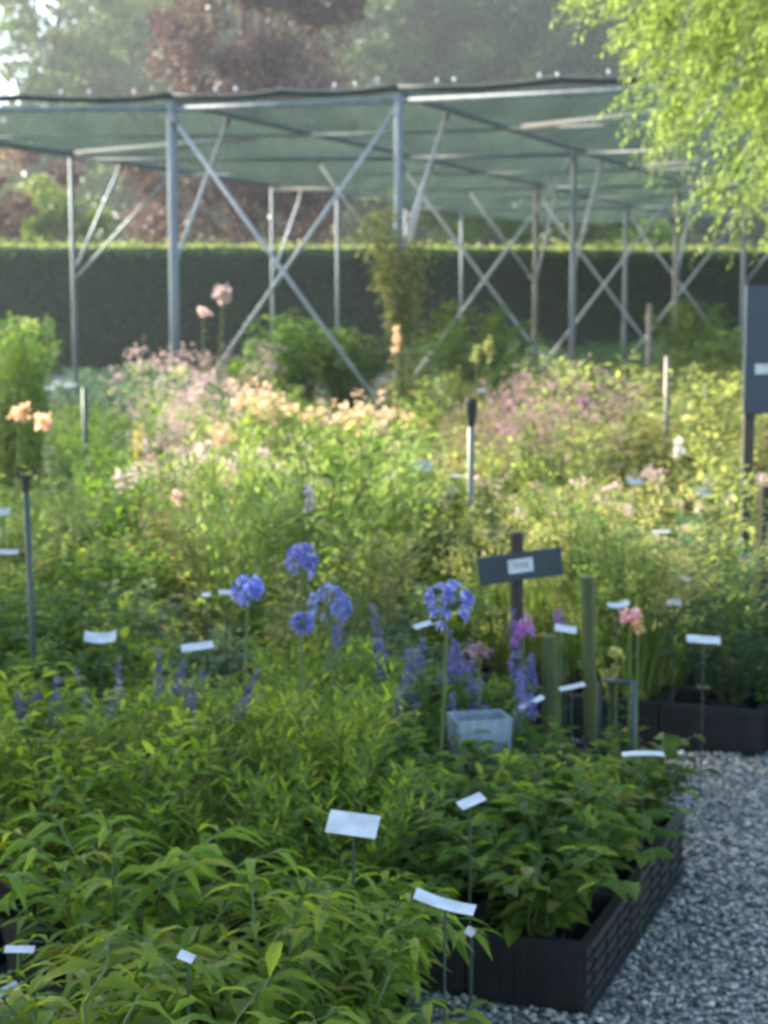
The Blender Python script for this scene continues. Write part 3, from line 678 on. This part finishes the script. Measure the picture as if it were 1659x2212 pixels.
drift('heuchera_plant', 'low dark green plant standing in the black crates of the far bed', 'perennial', 'low plants in the far crates', 'broad', 1290, 1720, 1400, 1540, .36, 14, .18, g='dark', w=.17, pot=(.07, .13))
drift('geranium_plant', 'mid green leafy plant at the left below the black topped stake', 'perennial', 'green bushes behind the black topped stake', 'bush', -80, 240, 980, 1110, .62, 16, .32, g='mid', w=.36, lod=1)
drift('yarrow_plant', 'sunny yellow green plant specked with pink in the right of the bed', 'perennial', 'yellow green plants with pink specks', 'bush', 1040, 1720, 1010, 1130, .6, 30, .32, g='gold', fl='wpink', w=.34, lod=1, fsize=1.0, dens=.9, fine=1.4, nf=4)
drift('smoke_plant', 'plant with an airy purple brown cloud of flowers right of the tall stake', 'perennial', 'purple brown flower clouds', 'leafy', 1060, 1310, 880, 970, .78, 13, .36, g='yg', fl='mauve', w=.36, lod=1, fsize=1.6, fine=1.4, nf=10)
drift('sorrel_plant', 'plant with reddish brown stems and seed at the right edge', 'perennial', 'reddish plants at the right edge', 'leafy', 1490, 1720, 960, 1060, .7, 12, .36, g='gold', fl='rust', w=.3, lod=1, fsize=.9, fine=1.5, nf=6)
drift('sorrel_plant', 'plant with reddish seed plumes beside the tall stake', 'perennial', 'reddish plants beside the tall stake', 'leafy', 930, 1070, 890, 1000, .7, 9, .34, g='gold', fl='rust', w=.3, lod=1, fsize=1.1, fine=1.5, nf=6)
drift('dogwood_bush', 'pale yellow green shrub catching the sun in the right of the bed', 'shrub', 'pale shrubs in the right of the bed', 'bush', 1290, 1660, 770, 960, .95, 28, .42, g='gold', w=.45, lod=1, fine=1.8)
drift('aster_plant', 'green plant with scattered small pale flowers in the middle distance', 'perennial', 'green plants in the middle distance', 'bush', 560, 930, 850, 980, .68, 26, .4, g='yg', w=.4, lod=1, fine=1.6)
drift('goldenrod_plant', 'sunny yellow green plant in the middle distance before the leafy post', 'perennial', 'sunny plants before the leafy post', 'leafy', 780, 1080, 800, 960, .85, 20, .42, g='gold', w=.4, lod=1, fine=1.8)
drift('burnet_plant', 'plant with soft dusky pink plumes before the thick post', 'perennial', 'dusky pink plumes', 'leafy', 320, 570, 810, 880, .95, 13, .42, g='yg', fl='plume', w=.4, lod=1, fsize=1.8, fine=1.5, nf=13)
drift('phlox_plant', 'plant topped with pink white flower clusters in a sunny row', 'phlox', 'pink white flower clusters in mid bed', 'leafy', 400, 640, 955, 1010, .78, 10, .30, g='mid', fl='wpink', w=.28, lod=1, fsize=1.4, fine=1.5, nf=6)
drift('phlox_plant', 'plant with pale pink clusters near the two purple tufts at the left', 'phlox', 'pale pink clusters at the left', 'leafy', 220, 420, 960, 1060, .74, 8, .32, g='mid', fl='wpink', w=.28, lod=1, fsize=1.1, fine=1.5, nf=3)
drift('phlox_plant', 'plant with peach coloured flower clusters in the middle distance', 'phlox', 'peach flower clusters in the middle distance', 'leafy', 490, 640, 860, 930, .86, 9, .36, g='yg', fl='peach', w=.28, lod=1, fsize=1.5, fine=1.5, nf=4)
drift('phlox_plant', 'plant with pale peach clusters before the leafy post', 'phlox', 'peach flower clusters before the leafy post', 'leafy', 720, 900, 850, 960, .86, 9, .36, g='yg', fl='peach', w=.28, lod=1, fsize=1.5, fine=1.5, nf=4)
drift('phlox_plant', 'plant with small pink flowers just under the pale square card', 'phlox', 'pink flowers under the square card', 'leafy', 850, 1000, 1050, 1110, .6, 5, .28, g='mid', fl='wpink', w=.25, lod=1, fsize=1.0, fine=1.5, nf=3)
drift('hosta_plant', 'low blue green plant in the shade near the foot of the hedge', 'perennial', 'low blue green plants by the hedge', 'bush', 60, 440, 790, 860, .6, 30, .5, g='blue', w=.5, lod=1, fine=1.8)
drift('hosta_plant', 'low dark green plant beside the far left posts', 'perennial', 'dark green plants at the far left', 'bush', -40, 340, 860, 960, .6, 26, .38, g='mid', w=.4, lod=1, fine=1.3)
drift('laurel_bush', 'dark green shrub in front of the hedge under the shade house', 'shrub', 'dark shrubs under the shade house', 'bush', 880, 1660, 705, 745, 1.1, 26, .8, g='blue', w=.7, lod=1, fine=2.4, dens=1.2)
drift('laurel_bush', 'mid green shrub beyond the pale shrubs at the right', 'shrub', 'mid green shrubs beyond the pale ones', 'bush', 1050, 1640, 760, 800, 1.0, 20, .6, g='mid', w=.55, lod=1, fine=1.8)

drift('meadow_rue', 'tall airy green plant standing above its neighbours in the sunny bed', 'perennial', 'tall airy plants in the sunny bed', 'leafy', 560, 1000, 800, 960, 1.05, 9, .0, g='yg', w=.26, lod=1, fine=1.5)
drift('mugwort_plant', 'tall pale green leafy plant rising from the right of the sunny bed', 'perennial', 'tall pale plants at the right', 'leafy', 1080, 1640, 800, 980, 1.08, 15, .0, g='pale', w=.26, lod=1, fine=1.6)
drift('fennel_plant', 'bright green upright plant among the yellow green grasses', 'perennial', 'bright upright plants by the grasses', 'leafy', 1040, 1480, 1040, 1200, .85, 9, .0, g='lime', w=.2, lod=1, fine=1.1)
drift('tansy_plant', 'yellow tipped leafy stem rising among the feathery plants', 'perennial', 'leafy stems among the feathery plants', 'leafy', 400, 900, 1050, 1200, .8, 6, .0, g='gold', w=.2, lod=1, fine=1.1)
# pointed-out single plants
def shrub(name, px, ytop, yfoot_d, w, g, label, h, seed, dens=3.2, fine=2.6, fl=None):
    x, y = ground_of(px, ytop, h) if yfoot_d is None else (None, None)
    if yfoot_d is not None: x = (px - 829.5) / 3700 * yfoot_d; y = yfoot_d
    return plant(name, x, y, h * 1.12, 'bush', label, 'shrub', None, g=g, w=w, lod=1, fine=fine, dens=dens, variants=1, seed0=seed, fl=fl, pot=(.16, .26))
shrub('spiraea_bush', 640, 0, 19.4, .62, 'lime', 'big round light green shrub behind the crossing braces', 1.40, 3)
shrub('spiraea_bush', 745, 0, 19.0, .5, 'lime', 'light green shrub beside the big round one, under the brace end', 1.25, 4)
shrub('spiraea_bush', 560, 0, 20, .6, 'mid', 'darker green shrub at the left foot of the big round shrub', 1.1, 5)
shrub('laurel_bush', 1020, 0, 21, .9, 'mid', 'green shrub at the foot of the second pair of braces', 1.5, 6)
shrub('laurel_bush', 1590, 0, 20, .8, 'yg', 'bright lime green shrub left of the dark blue board', 1.3, 7)
shrub('laurel_bush', 1490, 0, 25, .7, 'mid', 'upright green shrub beside the pale brown post', 1.65, 8)
def reeds():
    for i, (px, yy) in enumerate(((-30, 11.5), (5, 11.9), (40, 12.3), (62, 12.0))):
        plant('reed_clump', (px - 829.5) / 3700 * yy, yy, 1.48, 'feather', 'clump of tall upright green stems before the hedge at the left edge', 'reed', 'tall green stems at the left edge', g='mid', w=.16, fine=1.5, dens=2.2, lod=1)
reeds()
# stalks with flower heads
def flower_head(name, n_petal, r, size, mat, c, flat=1.0, seed=0):
    rg = np.random.default_rng(seed); v, q = ball(rg, np.array([c]), r, n_petal, size, 1, flat); return v, q
def agapanthus(px, py, z, r, label, seed, full=1.0):
    p = at_z(px, py, z); rg = np.random.default_rng(seed)
    o = empty('agapanthus', (p.x, p.y, 0)); tag(o, label, 'agapanthus', 'blue agapanthus heads'); PLACED.append((p.x, p.y))
    link('pot', pot_mesh(), o)
    sx, sy = rg.normal(0, .03, 2); b = MB(); b.tube([(sx, sy, .13), (sx * .4, sy * .4, z * .6), (0, 0, z - .01)], [.007, .006, .005], 6)
    n = int(26 * full); d = rg.normal(0, 1, (n, 3)); d[:, 2] = d[:, 2] * .6 + .35; d /= np.linalg.norm(d, axis=1, keepdims=True)
    C = np.array([0, 0, z]) + d * (r * rg.uniform(.72, 1, n))[:, None]
    for c in C: b.tube([(0, 0, z - .01), tuple(c)], .0012, 4)
    b.build('stem', M['stalk'], o)
    # each floret a little trumpet of six petals
    k = 6; a = rg.normal(0, 1, (n, 3)); a = np.cross(d, a); a /= np.linalg.norm(a, axis=1, keepdims=True); bb = np.cross(d, a)
    ang = 2 * np.pi * np.arange(k) / k
    D = d[:, None] * .75 + a[:, None] * np.cos(ang)[None, :, None] + bb[:, None] * np.sin(ang)[None, :, None]
    Bq = np.repeat(C[:, None] - d[:, None] * .008, k, 1)
    v, q = leaves(Bq.reshape(-1, 3), D.reshape(-1, 3), np.full(n * k, .027), np.full(n * k, .015), .15, .2, 2, rg, .6)
    link('flower_head', fast_mesh('flower_head', v, q, leafmat(FL['blue'], .35, .5, (1.2, 1.2, 1.3))), o)
    for pn, me in species('strap', seed, .5, 'mid', None, .16): c = link(pn, me, o); c.location = (0, 0, .13)
agapanthus(652, 1212, .80, .058, 'topmost round blue agapanthus head, on a tall stalk', 61)
agapanthus(535, 1273, .80, .042, 'blue agapanthus head at the left beside a white card', 62)
agapanthus(712, 1310, .80, .056, 'pale blue agapanthus head, lowest full one of the three left of centre', 63)
agapanthus(652, 1348, .78, .026, 'small half open blue agapanthus bud below the full heads', 64, .4)
agapanthus(968, 1308, .80, .066, 'widest blue agapanthus head, left of the dark sign', 65, 1.3)

def tall_flower(name, label, cat, px, py, y, fl, r, head_h, seed, leafy='olive', n=60, size=.03, sx=0, two=None):
    p = at_y(px, py, y); rg = np.random.default_rng(seed); z = p.z
    o = empty(name, (p.x + sx, p.y, 0)); tag(o, label, cat); PLACED.append((p.x, p.y))
    P = np.array([[(0, 0, .1), (-sx * .2, 0, z * .3), (-sx * .6, 0, z * .7), (-sx, 0, z + head_h * .4)]], float)
    v, q = tubes(P, .007, .003, 6); link('stem', fast_mesh('stem', v, q, M['stalk']), o)
    v, q = foliage_mesh(rg, P, 46 if name == 'hollyhock' else 16, .09, .03, .5, .3, 2, .05, leafy, .6); link('foliage', fast_mesh('foliage', v, q, leafmat(G[leafy])), o)
    C = np.array([(-sx, 0, z)]) + rg.normal(0, 1, (n, 3)) * [r * .4, r * .4, head_h * .38]
    v, q = ball(rg, C, size * .6, 9, size); link('blossom', fast_mesh('blossom', v, q, leafmat(FL[fl], .4, .6, (1.2, 1.15, 1.1))), o)
    link('pot', pot_mesh(), o)
    return o
tall_flower('hollyhock', 'tall stalk with a big pale pink flower head standing against the dark hedge', 'hollyhock', 482, 640, 14, 'wpink', .075, .10, 71, n=26, size=.035, sx=-.08)
tall_flower('hollyhock', 'shorter stalk with a small pink head left of the tall pale one', 'hollyhock', 438, 672, 14.3, 'wpink', .04, .04, 72, n=10, size=.03)
tall_flower('lily', 'left of two peach lilies at the left edge', 'lily', 38, 888, 10.5, 'peach', .05, .05, 73, n=10, size=.032)
tall_flower('lily', 'right of two peach lilies at the left edge', 'lily', 92, 912, 10.2, 'peach', .05, .03, 74, n=9, size=.04)
tall_flower('mullein', 'yellow green flower spire before the cross braces, left of its twin', 'mullein', 1030, 765, 12, 'lime', .03, .10, 75, n=16, size=.024)
tall_flower('mullein', 'yellow green flower spire before the cross braces, right of its twin', 'mullein', 1056, 758, 12.3, 'lime', .03, .12, 76, n=18, size=.024)
tall_flower('foxglove', 'peach pink flower spire at the foot of the leafy post', 'foxglove', 857, 730, 12.5, 'peach', .025, .14, 77, n=16, size=.024)
tall_flower('sunflower', 'flat yellow flower in front of the thick post', 'flower', 385, 800, 14.5, 'yellow', .09, .03, 78, n=14)
tall_flower('mullein', 'single yellow tuft topping the tall green stems at the left edge', 'mullein', 62, 705, 12, 'lime', .05, .05, 79, n=12)
tall_flower('iris', 'pale lilac flower spike standing among the feathery green plants', 'iris', 667, 1085, 6.6, 'lilac', .018, .07, 80, n=10, size=.016)
tall_flower('rose_plant', 'pink rose over an orange one beside the mossy posts', 'rose', 1362, 1330, 5.5, 'pink', .035, .018, 81, n=10, size=.022)
tall_flower('rose_plant', 'orange rose under the pink one beside the mossy posts', 'rose', 1378, 1355, 5.4, 'orange', .02, .012, 82, n=5, size=.018)
tall_flower('verbena', 'bright purple flower tuft against the dark sign post', 'verbena', 1130, 1362, 5.3, 'purple', .04, .04, 83, n=16, size=.016)
tall_flower('verbena', 'mauve flower tuft between the two mossy posts', 'verbena', 1212, 1340, 5.5, 'purple', .03, .03, 84, n=9, size=.014)
tall_flower('verbena', 'dusky purple flower tuft left of the sign post', 'verbena', 1035, 1412, 5.0, 'mauve', .05, .03, 85, n=16, size=.014)
tall_flower('lysimachia', 'bright yellow flower just right of the taller mossy post', 'flower', 1330, 1408, 5.6, 'yellow', .03, .02, 86, n=7, size=.016)
tall_flower('lysimachia', 'small low yellow flower under the bright yellow one', 'flower', 1318, 1455, 5.6, 'yellow', .03, .015, 87, n=5, size=.02)
tall_flower('astilbe', 'purple flower spike in the right of the bed above the brown cloud', 'astilbe', 1262, 870, 11, 'purple', .04, .10, 88, n=20, size=.02)
tall_flower('astilbe', 'white flower spike among the green plants at the right', 'astilbe', 1465, 975, 9, 'white', .02, .07, 89, n=14, size=.02)
tall_flower('astilbe', 'pink flower spire over yellow leaves at the left', 'astilbe', 395, 1075, 7.5, 'pink', .035, .05, 90, n=14, size=.025)
tall_flower('astilbe', 'yellow spire rising left of the agapanthus', 'astilbe', 298, 965, 9, 'yellow', .02, .12, 91, n=20, size=.02)
tall_flower('dark_sedum', 'dark purple leaved tuft at the left of mid bed', 'sedum', 345, 975, 9, 'mauve', .06, .06, 92, n=40, size=.02)

# climber on the second front post
def climber():
    rg = np.random.default_rng(9); p = B[0]; o = empty('climbing_rose', (p.x + .07, p.y - .12, 0)); tag(o, 'yellow green climber bunched round the second front post', 'climber')
    n = 80; z = rg.uniform(1.4, 2.2, n); wz = np.interp(z, [1.5, 1.7, 1.95, 2.2, 2.35], [.08, .15, .24, .25, .10])
    a = rg.uniform(0, 6.28, n); C = np.stack([np.cos(a) * wz * rg.uniform(.2, 1, n) - .03, np.sin(a) * wz * .7, z], 1)
    ex = np.stack([rg.uniform(-.42, -.12, 12), rg.uniform(-.1, .1, 12), rg.uniform(2.15, 2.62, 12)], 1)
    lo = np.stack([rg.uniform(-.1, .1, 20), rg.uniform(-.1, .1, 20), rg.uniform(.6, 1.6, 20)], 1); C = np.concatenate([C, ex, lo])
    b = MB()
    for i in range(6): b.tube([(rg.uniform(-.08, .08), 0, 0), (rg.uniform(-.07, .07), -.07, 1.1), tuple(C[i * 7])], [.012, .009, .004], 5)
    b.build('stem', M['stalk'], o)
    ci = rg.integers(0, len(C), 3800); d = rg.normal(0, 1, (3800, 3)); P = C[ci] + d * [.06, .06, .06]
    L = rg.uniform(.035, .075, 3800); v, q = leaves(P, d + [0, 0, -.4], L, L * .5, .2, .2, 1, rg, 1)
    link('foliage', fast_mesh('foliage', v, q, leafmat(G['gold'], .5)), o)
climber()

# fill what is left of the beds with low mixed pots
labs = [('bush', 'mid', 'low green plant filling a gap in the bed'), ('leafy', 'yg', 'upright fresh green plant filling a gap in the bed'), ('bush', 'olive', 'low olive green plant filling a gap in the bed')]
cnt = 0
for _ in range(6000):
    if cnt > 230: break
    y = 3.0 + 19 * random.random() ** 1.4; hw = .235 * y + .25; x = random.uniform(-hw, hw)
    if blocked(x, y) or (y < 4.0 and x > .1) : continue
    sep = .2 + .028 * y
    if any((x - a) ** 2 + (y - b) ** 2 < sep * sep for a, b in PLACED): continue
    k, g, lab = random.choice(labs)
    if y < 8 and g == 'yg': g = 'mid'
    px = x / y * 3700 + 830
    zone = 'near the front' if y < 6 else 'in the middle' if y < 12 else 'towards the back'
    side = 'left' if px < 553 else 'centre' if px < 1106 else 'right'
    plant('filler_perennial', x, y, .42 if y < 9 else .55, k, lab.replace('filling a gap in the bed', f'{zone} of the bed, {side} side'), 'perennial', lab.split(' filling')[0] + f's {zone}, {side}', g=g, w=.24 if y < 9 else .38, lod=0 if y < 5 else 1, fine=1.0 if y < 9 else 1.3)
    cnt += 1
print('fillers', cnt, 'placed', len(PLACED))

# ------------------------------------------------------------------ plant cards on stakes
def card(px, py, z, w, d, rz, label, tilt=(0.5, 0.0), stake='cane', group=None, bend=.0):
    p = at_z(px, py, z); o = empty('plant_label', (p.x, p.y, 0), R(rz)); tag(o, label, 'plant label', group)
    b = MB(); n = 8; vs = []
    for k in (0, 1):
        for i in range(n + 1):
            u = i / n - .5
            for s in (-1, 1): vs.append((u * w, s * d / 2, bend * w * (4 * u * u) - k * .0015))
    m = 2 * (n + 1); f = []
    for i in range(n): f += [(2 * i, 2 * i + 2, 2 * i + 3, 2 * i + 1), (m + 2 * i, m + 2 * i + 1, m + 2 * i + 3, m + 2 * i + 2), (2 * i, m + 2 * i, m + 2 * i + 2, 2 * i + 2), (2 * i + 1, 2 * i + 3, m + 2 * i + 3, m + 2 * i + 1)]
    f += [(0, 1, m + 1, m), (2 * n, m + 2 * n, m + 2 * n + 1, 2 * n + 1)]
    b.add(vs, f); c = b.build('card', M['card'], o, (0, 0, z)); c.rotation_euler = (tilt[0], tilt[1], 0)
    b = MB(); b.tube([(0, 0, 0), (0, .006, z - .004)], .0028, 6); b.build('stake', M[stake], o)
card(762, 1780, .56, .105, .052, -14, 'large pale blue card tilted over the arching leaves in front', (.75, .06))
card(960, 1952, .50, .115, .03, -12, 'long white card on the corner of the near crates', (.35, .22), bend=.05)
card(1390, 1626, .50, .105, .022, 3, 'long white card on the teal rod by the gravel', (.25, .0), bend=-.04)
card(1018, 1730, .52, .062, .028, 28, 'small twisted white card among the fresh green shrubs', (.4, -.25))
card(217, 1378, .60, .095, .04, 4, 'wide pale blue card at the left over the dim spikes', (.7, 0), bend=.12)
card(426, 1396, .60, .095, .03, 8, 'bright white card over the violet spikes, right of the wide blue one', (.6, -.12))
card(1520, 1381, .50, .11, .036, -4, 'clean white card at the right over the far crates', (.55, .05))
card(1148, 1517, .42, .09, .02, 30, 'slanting pale strip left of the shorter mossy post', (.4, -.3))
card(1236, 1483, .42, .085, .02, 16, 'slanting pale strip between the two mossy posts', (.4, -.15))
card(1222, 1358, .58, .07, .03, -12, 'pale blue card between the tops of the mossy posts', (.6, .1))
card(1335, 1307, .60, .075, .028, 12, 'white card beside the pink rose', (.5, -.1), bend=.1)
card(913, 1349, .60, .058, .022, 20, 'small pale card under the widest blue flower head', (.5, -.25))
card(488, 1279, .62, .05, .022, 4, 'pale green card just left of the left blue flower head', (.6, 0))
card(445, 1284, .62, .03, .018, -10, 'tiny pale card at the left of the pale green one', (.6, 0))
card(1583, 1173, .60, .095, .035, 14, 'white card at the right over the dark bush', (.6, -.2), bend=.05)
card(1430, 1148, .62, .095, .022, -2, 'long thin white card above the end of the yellow grasses', (.4, 0))
card(1305, 1146, .62, .1, .012, 0, 'faint thin pale card among the yellow grasses', (.3, 0))
card(1477, 1248, .56, .055, .022, -22, 'pale blue card, upper one of the pair at the dark bush', (.5, .3))
card(1457, 1300, .54, .05, .026, 4, 'white folded card, lower one of the pair at the dark bush', (.7, 0), bend=-.15)
card(911, 1006, .74, .11, .06, 2, 'pale square card left of the tall stake', (1.1, 0))
card(832, 1032, .70, .06, .028, 0, 'small blue green card above the feathery plants', (.7, 0))
card(985, 1028, .70, .085, .014, 0, 'thin pale strip right of the square card', (.4, 0))
card(18, 1192, .62, .08, .026, 4, 'white card at the left edge beside the black topped stake', (.6, 0))
card(5, 1105, .66, .07, .035, -4, 'grey card at the left edge above the white one', (.9, 0))
card(105, 838, .85, .11, .04, 2, 'bright white card in the shade by the hedge, left of a pair', (.6, 0))
card(153, 832, .85, .11, .04, 10, 'bright white card in the shade by the hedge, right of a pair', (.7, -.1))
card(42, 2050, .42, .055, .018, -2, 'small white card over the dark gap at the lower left', (.4, 0))
card(8, 2150, .40, .06, .03, 30, 'pale card in the bottom corner at the left edge', (.7, -.3))
card(402, 2066, .56, .028, .016, -25, 'tiny white tag lost in the arching leaves at the front', (.7, .2))
card(1015, 2012, .36, .022, .016, -50, 'tiny curled white tag under the long card at the crate corner', (.9, .2))
card(1040, 842, .95, .075, .03, 14, 'pale green card on top of the tall stake', (.8, -.2))
card(1520, 848, .95, .05, .04, 0, 'small square white card among the pale shrubs', (1.1, 0))
card(1372, 1040, .66, .08, .035, -10, 'faint pale card among the pink specked plants', (.9, .1))
card(1520, 1062, .66, .08, .05, 6, 'grey white card above the dark bush at the right', (1.0, .1))

# ------------------------------------------------------------------ sign, posts, stakes
def sign():
    p = at_y(1118, 1220, 5.62); o = empty('bed_sign', (p.x, p.y, 0), R(0)); tag(o, 'dark green sign board with a small white plate on a brown post', 'sign')
    top = at_y(1115, 1150, 5.62).z
    b = MB(); b.tube([(.004, 0, 0), (0, 0, top * .5), (-.004, 0, top - .004), (-.004, 0, top)], [.024, .023, .0235, .018], 10); b.build('post', M['darkwood'], o, smooth=False)
    bd = MB(); bd.box((0, 0, 0), (.284, .014, .093)); e = bd.build('board', M['signboard'], o, (.006, -.034, p.z)); e.rotation_euler = (0, -R(6.5), R(8))
    m = e.modifiers.new("bevel", 'BEVEL'); m.width = .002; m.segments = 2
    pl = MB(); pl.box((0, 0, 0), (.084, .003, .046)); q = pl.build('name_plate', M['card'], e, (.0, -.0088, .004))
    st = MB()
    for k, (u, ww, hh) in enumerate(((-.021, .006, .02), (-.011, .007, .017), (.000, .008, .02), (.011, .006, .016), (.021, .006, .02))):
        st.tube([(u - ww / 2, 0, hh / 2), (u + ww / 2, 0, hh / 4), (u - ww / 3, 0, -hh / 6), (u + ww / 2, 0, -hh / 2)], .0013, 4)
    st.build('lettering', M['ink'], e, (0, -.0108, .004))
sign()
def wood_post(px, ytop, y, label, mat, w=.036, lean=0.0, square=True):
    p = at_y(px, ytop, y); o = empty('wooden_post', (p.x, p.y, 0)); tag(o, label, 'post', 'short wooden posts between the beds')
    b = MB(); h = p.z; r = w / 2
    prof = [(-lean * .1, 0), (0, h * .5), (lean * .05, h - .006), (lean * .05, h)]
    b.tube([(x_ + lean * (1 - z_ / h), 0, z_) for x_, z_ in prof], [r * 1.2, r * 1.22, r * 1.16, r * .95], 7 if square else 10); b.build('post_shaft', M[mat], o)
wood_post(1268, 1246, 5.62, 'taller mossy green wooden post right of the sign', 'mosswood', .042, .03)
wood_post(1185, 1372, 5.60, 'shorter mossy green wooden post nearest the sign', 'mosswood', .048, .02)
wood_post(1652, 1050, 6.8, 'dark wooden post at the right edge of the far bed', 'darkwood', .04)
def stake(px, ytop, y, r, label, mat, head=None, name='garden_stake', bottom=0.0, lean=0.0):
    p = at_y(px, ytop, y); o = empty(name, (p.x, p.y, 0)); tag(o, label, 'stake')
    b = MB(); b.tube([(lean, 0, 0), (lean * .5, 0, p.z * .5), (0, 0, p.z)], r, 8); b.build('rod', M[mat], o, smooth=True)
    if head == 'black':
        b = MB(); b.lathe([(.001, .0), (.012, .0), (.014, .05), (.013, .055), (.001, .056)], 10, (0, 0, p.z - .05)); b.tube([(-.028, 0, p.z + .01), (-.026, 0, p.z + .032), (0, 0, p.z + .02), (.026, 0, p.z + .032), (.028, 0, p.z + .01), (.02, 0, p.z - .002), (-.02, 0, p.z - .002), (-.028, 0, p.z + .01)], .006, 6)
        b.build('cap', M['blackplastic'], o)
    if head == 'brown':
        b = MB(); b.lathe([(.001, -.12), (r * 1.1, -.12), (r * 1.7, -.04), (r * 1.9, 0), (r * 1.5, .02), (.001, .02)], 10, (0, 0, p.z)); b.build('cap', M['darkwood'], o)
M['greyrod'] = solid("grey_rod", (0.16, 0.18, 0.17), .5, .2, .3)
stake(55, 1030, 5.6, .010, 'dark stake with a black clip top at the left edge', 'teal', 'black', lean=.02)
stake(1018, 868, 8.2, .016, 'tall grey stake with a brown knob in the middle of the bed', 'greyrod', 'brown')
stake(1442, 770, 12, .020, 'brown stake among the pale shrubs at the right', 'galvb', None)
stake(182, 838, 13, .02, 'thin dark stake among the far left plants', 'teal', None)
stake(1403, 655, 22, .03, 'short pale stake before the hedge at the right', 'galvb', None)
stake(1370, 1472, 5.35, .0085, 'teal upright rod behind the long white card by the gravel', 'teal', None, name='teal_rod')
def hoop():
    p = at_y(1370, 1475, 5.38); q = at_y(1296, 1468, 5.5); o = empty('drip_pipe', tuple(Vector((q.x, q.y, 0)))); tag(o, 'grey blue pipe lying level from the teal rod to the taller mossy post', 'pipe')
    b = MB(); b.tube([(0, 0, 0), (0, 0, q.z - .01), (.012, -.002, q.z), (p.x - q.x - .004, p.y - q.y, p.z)], .007, 8); b.build('pipe_run', M['teal'], o, smooth=True)
hoop()
def board():
    p = at_y(1611, 622, 8.6); o = empty('notice_board', (p.x + .5, 8.6, 0)); tag(o, 'large dark blue board with a small pale plate at the right edge', 'board')
    b = MB(); b.box((0, 0, 1.38), (1.0, .03, .64)); e = b.build('panel', M['board'], o); m = e.modifiers.new("bevel", 'BEVEL'); m.width = .004
    for s in (-1, 1):
        b = MB(); b.box((s * .46, .045, .82), (.05, .05, 1.64)); b.build('leg', M['darkwood'], o)
    r = at_y(1646, 797, 8.58); b = MB(); b.box((r.x - p.x - .5 + .03, -.0175, r.z), (.13, .004, .05)); b.build('name_plate', M['card'], o)
board()
def sleeve():
    p = at_z(1035, 1545, .44); o = empty('plastic_sleeve', (p.x, p.y, 0), R(12)); tag(o, 'pale grey blue plastic box with upright ribs behind the fresh green shrubs', 'plastic box')
    b = MB(); w, d, h = .16, .12, .44
    n = 15; vs = []; pr = []
    for i in range(4):
        for k in range(n):
            t = k / n; cx = [(-1, -1), (1, -1), (1, 1), (-1, 1)]; a_, c_ = cx[i], cx[(i + 1) % 4]; wob = 1 + .035 * math.sin(t * 2 * math.pi * 5)
            pr.append(((a_[0] + (c_[0] - a_[0]) * t) * w / 2 * wob, (a_[1] + (c_[1] - a_[1]) * t) * d / 2 * wob))
    m = len(pr)
    for z_, s_ in ((.02, .85), (h * .5, .93), (h, 1.0), (h, .96), (h * .1, .8)): vs += [(x_ * s_, y_ * s_, z_) for x_, y_ in pr]
    f = [(r_ * m + k, r_ * m + (k + 1) % m, (r_ + 1) * m + (k + 1) % m, (r_ + 1) * m + k) for r_ in range(4) for k in range(m)]
    f.append(tuple(4 * m + k for k in range(m)))
    b.add(vs, f); b.build('box_wall', M['sleeve'], o)
sleeve()

# ------------------------------------------------------------------ haze
def haze():
    b = MB(); b.box((0, 60, 15.5), (190, 170, 33)); 
    m = bpy.data.materials.new("haze"); m.use_nodes = True; nt = m.node_tree; nt.nodes.clear()
    out = nt.nodes.new("ShaderNodeOutputMaterial"); v = nt.nodes.new("ShaderNodeVolumePrincipled")
    v.inputs["Color"].default_value = (.80, .88, .95, 1); v.inputs["Density"].default_value = .0008; v.inputs["Anisotropy"].default_value = .35
    nt.links.new(v.outputs[0], out.inputs["Volume"])
    tag(b.build('haze', m), kind='stuff', label='thin morning haze over the nursery')
haze()
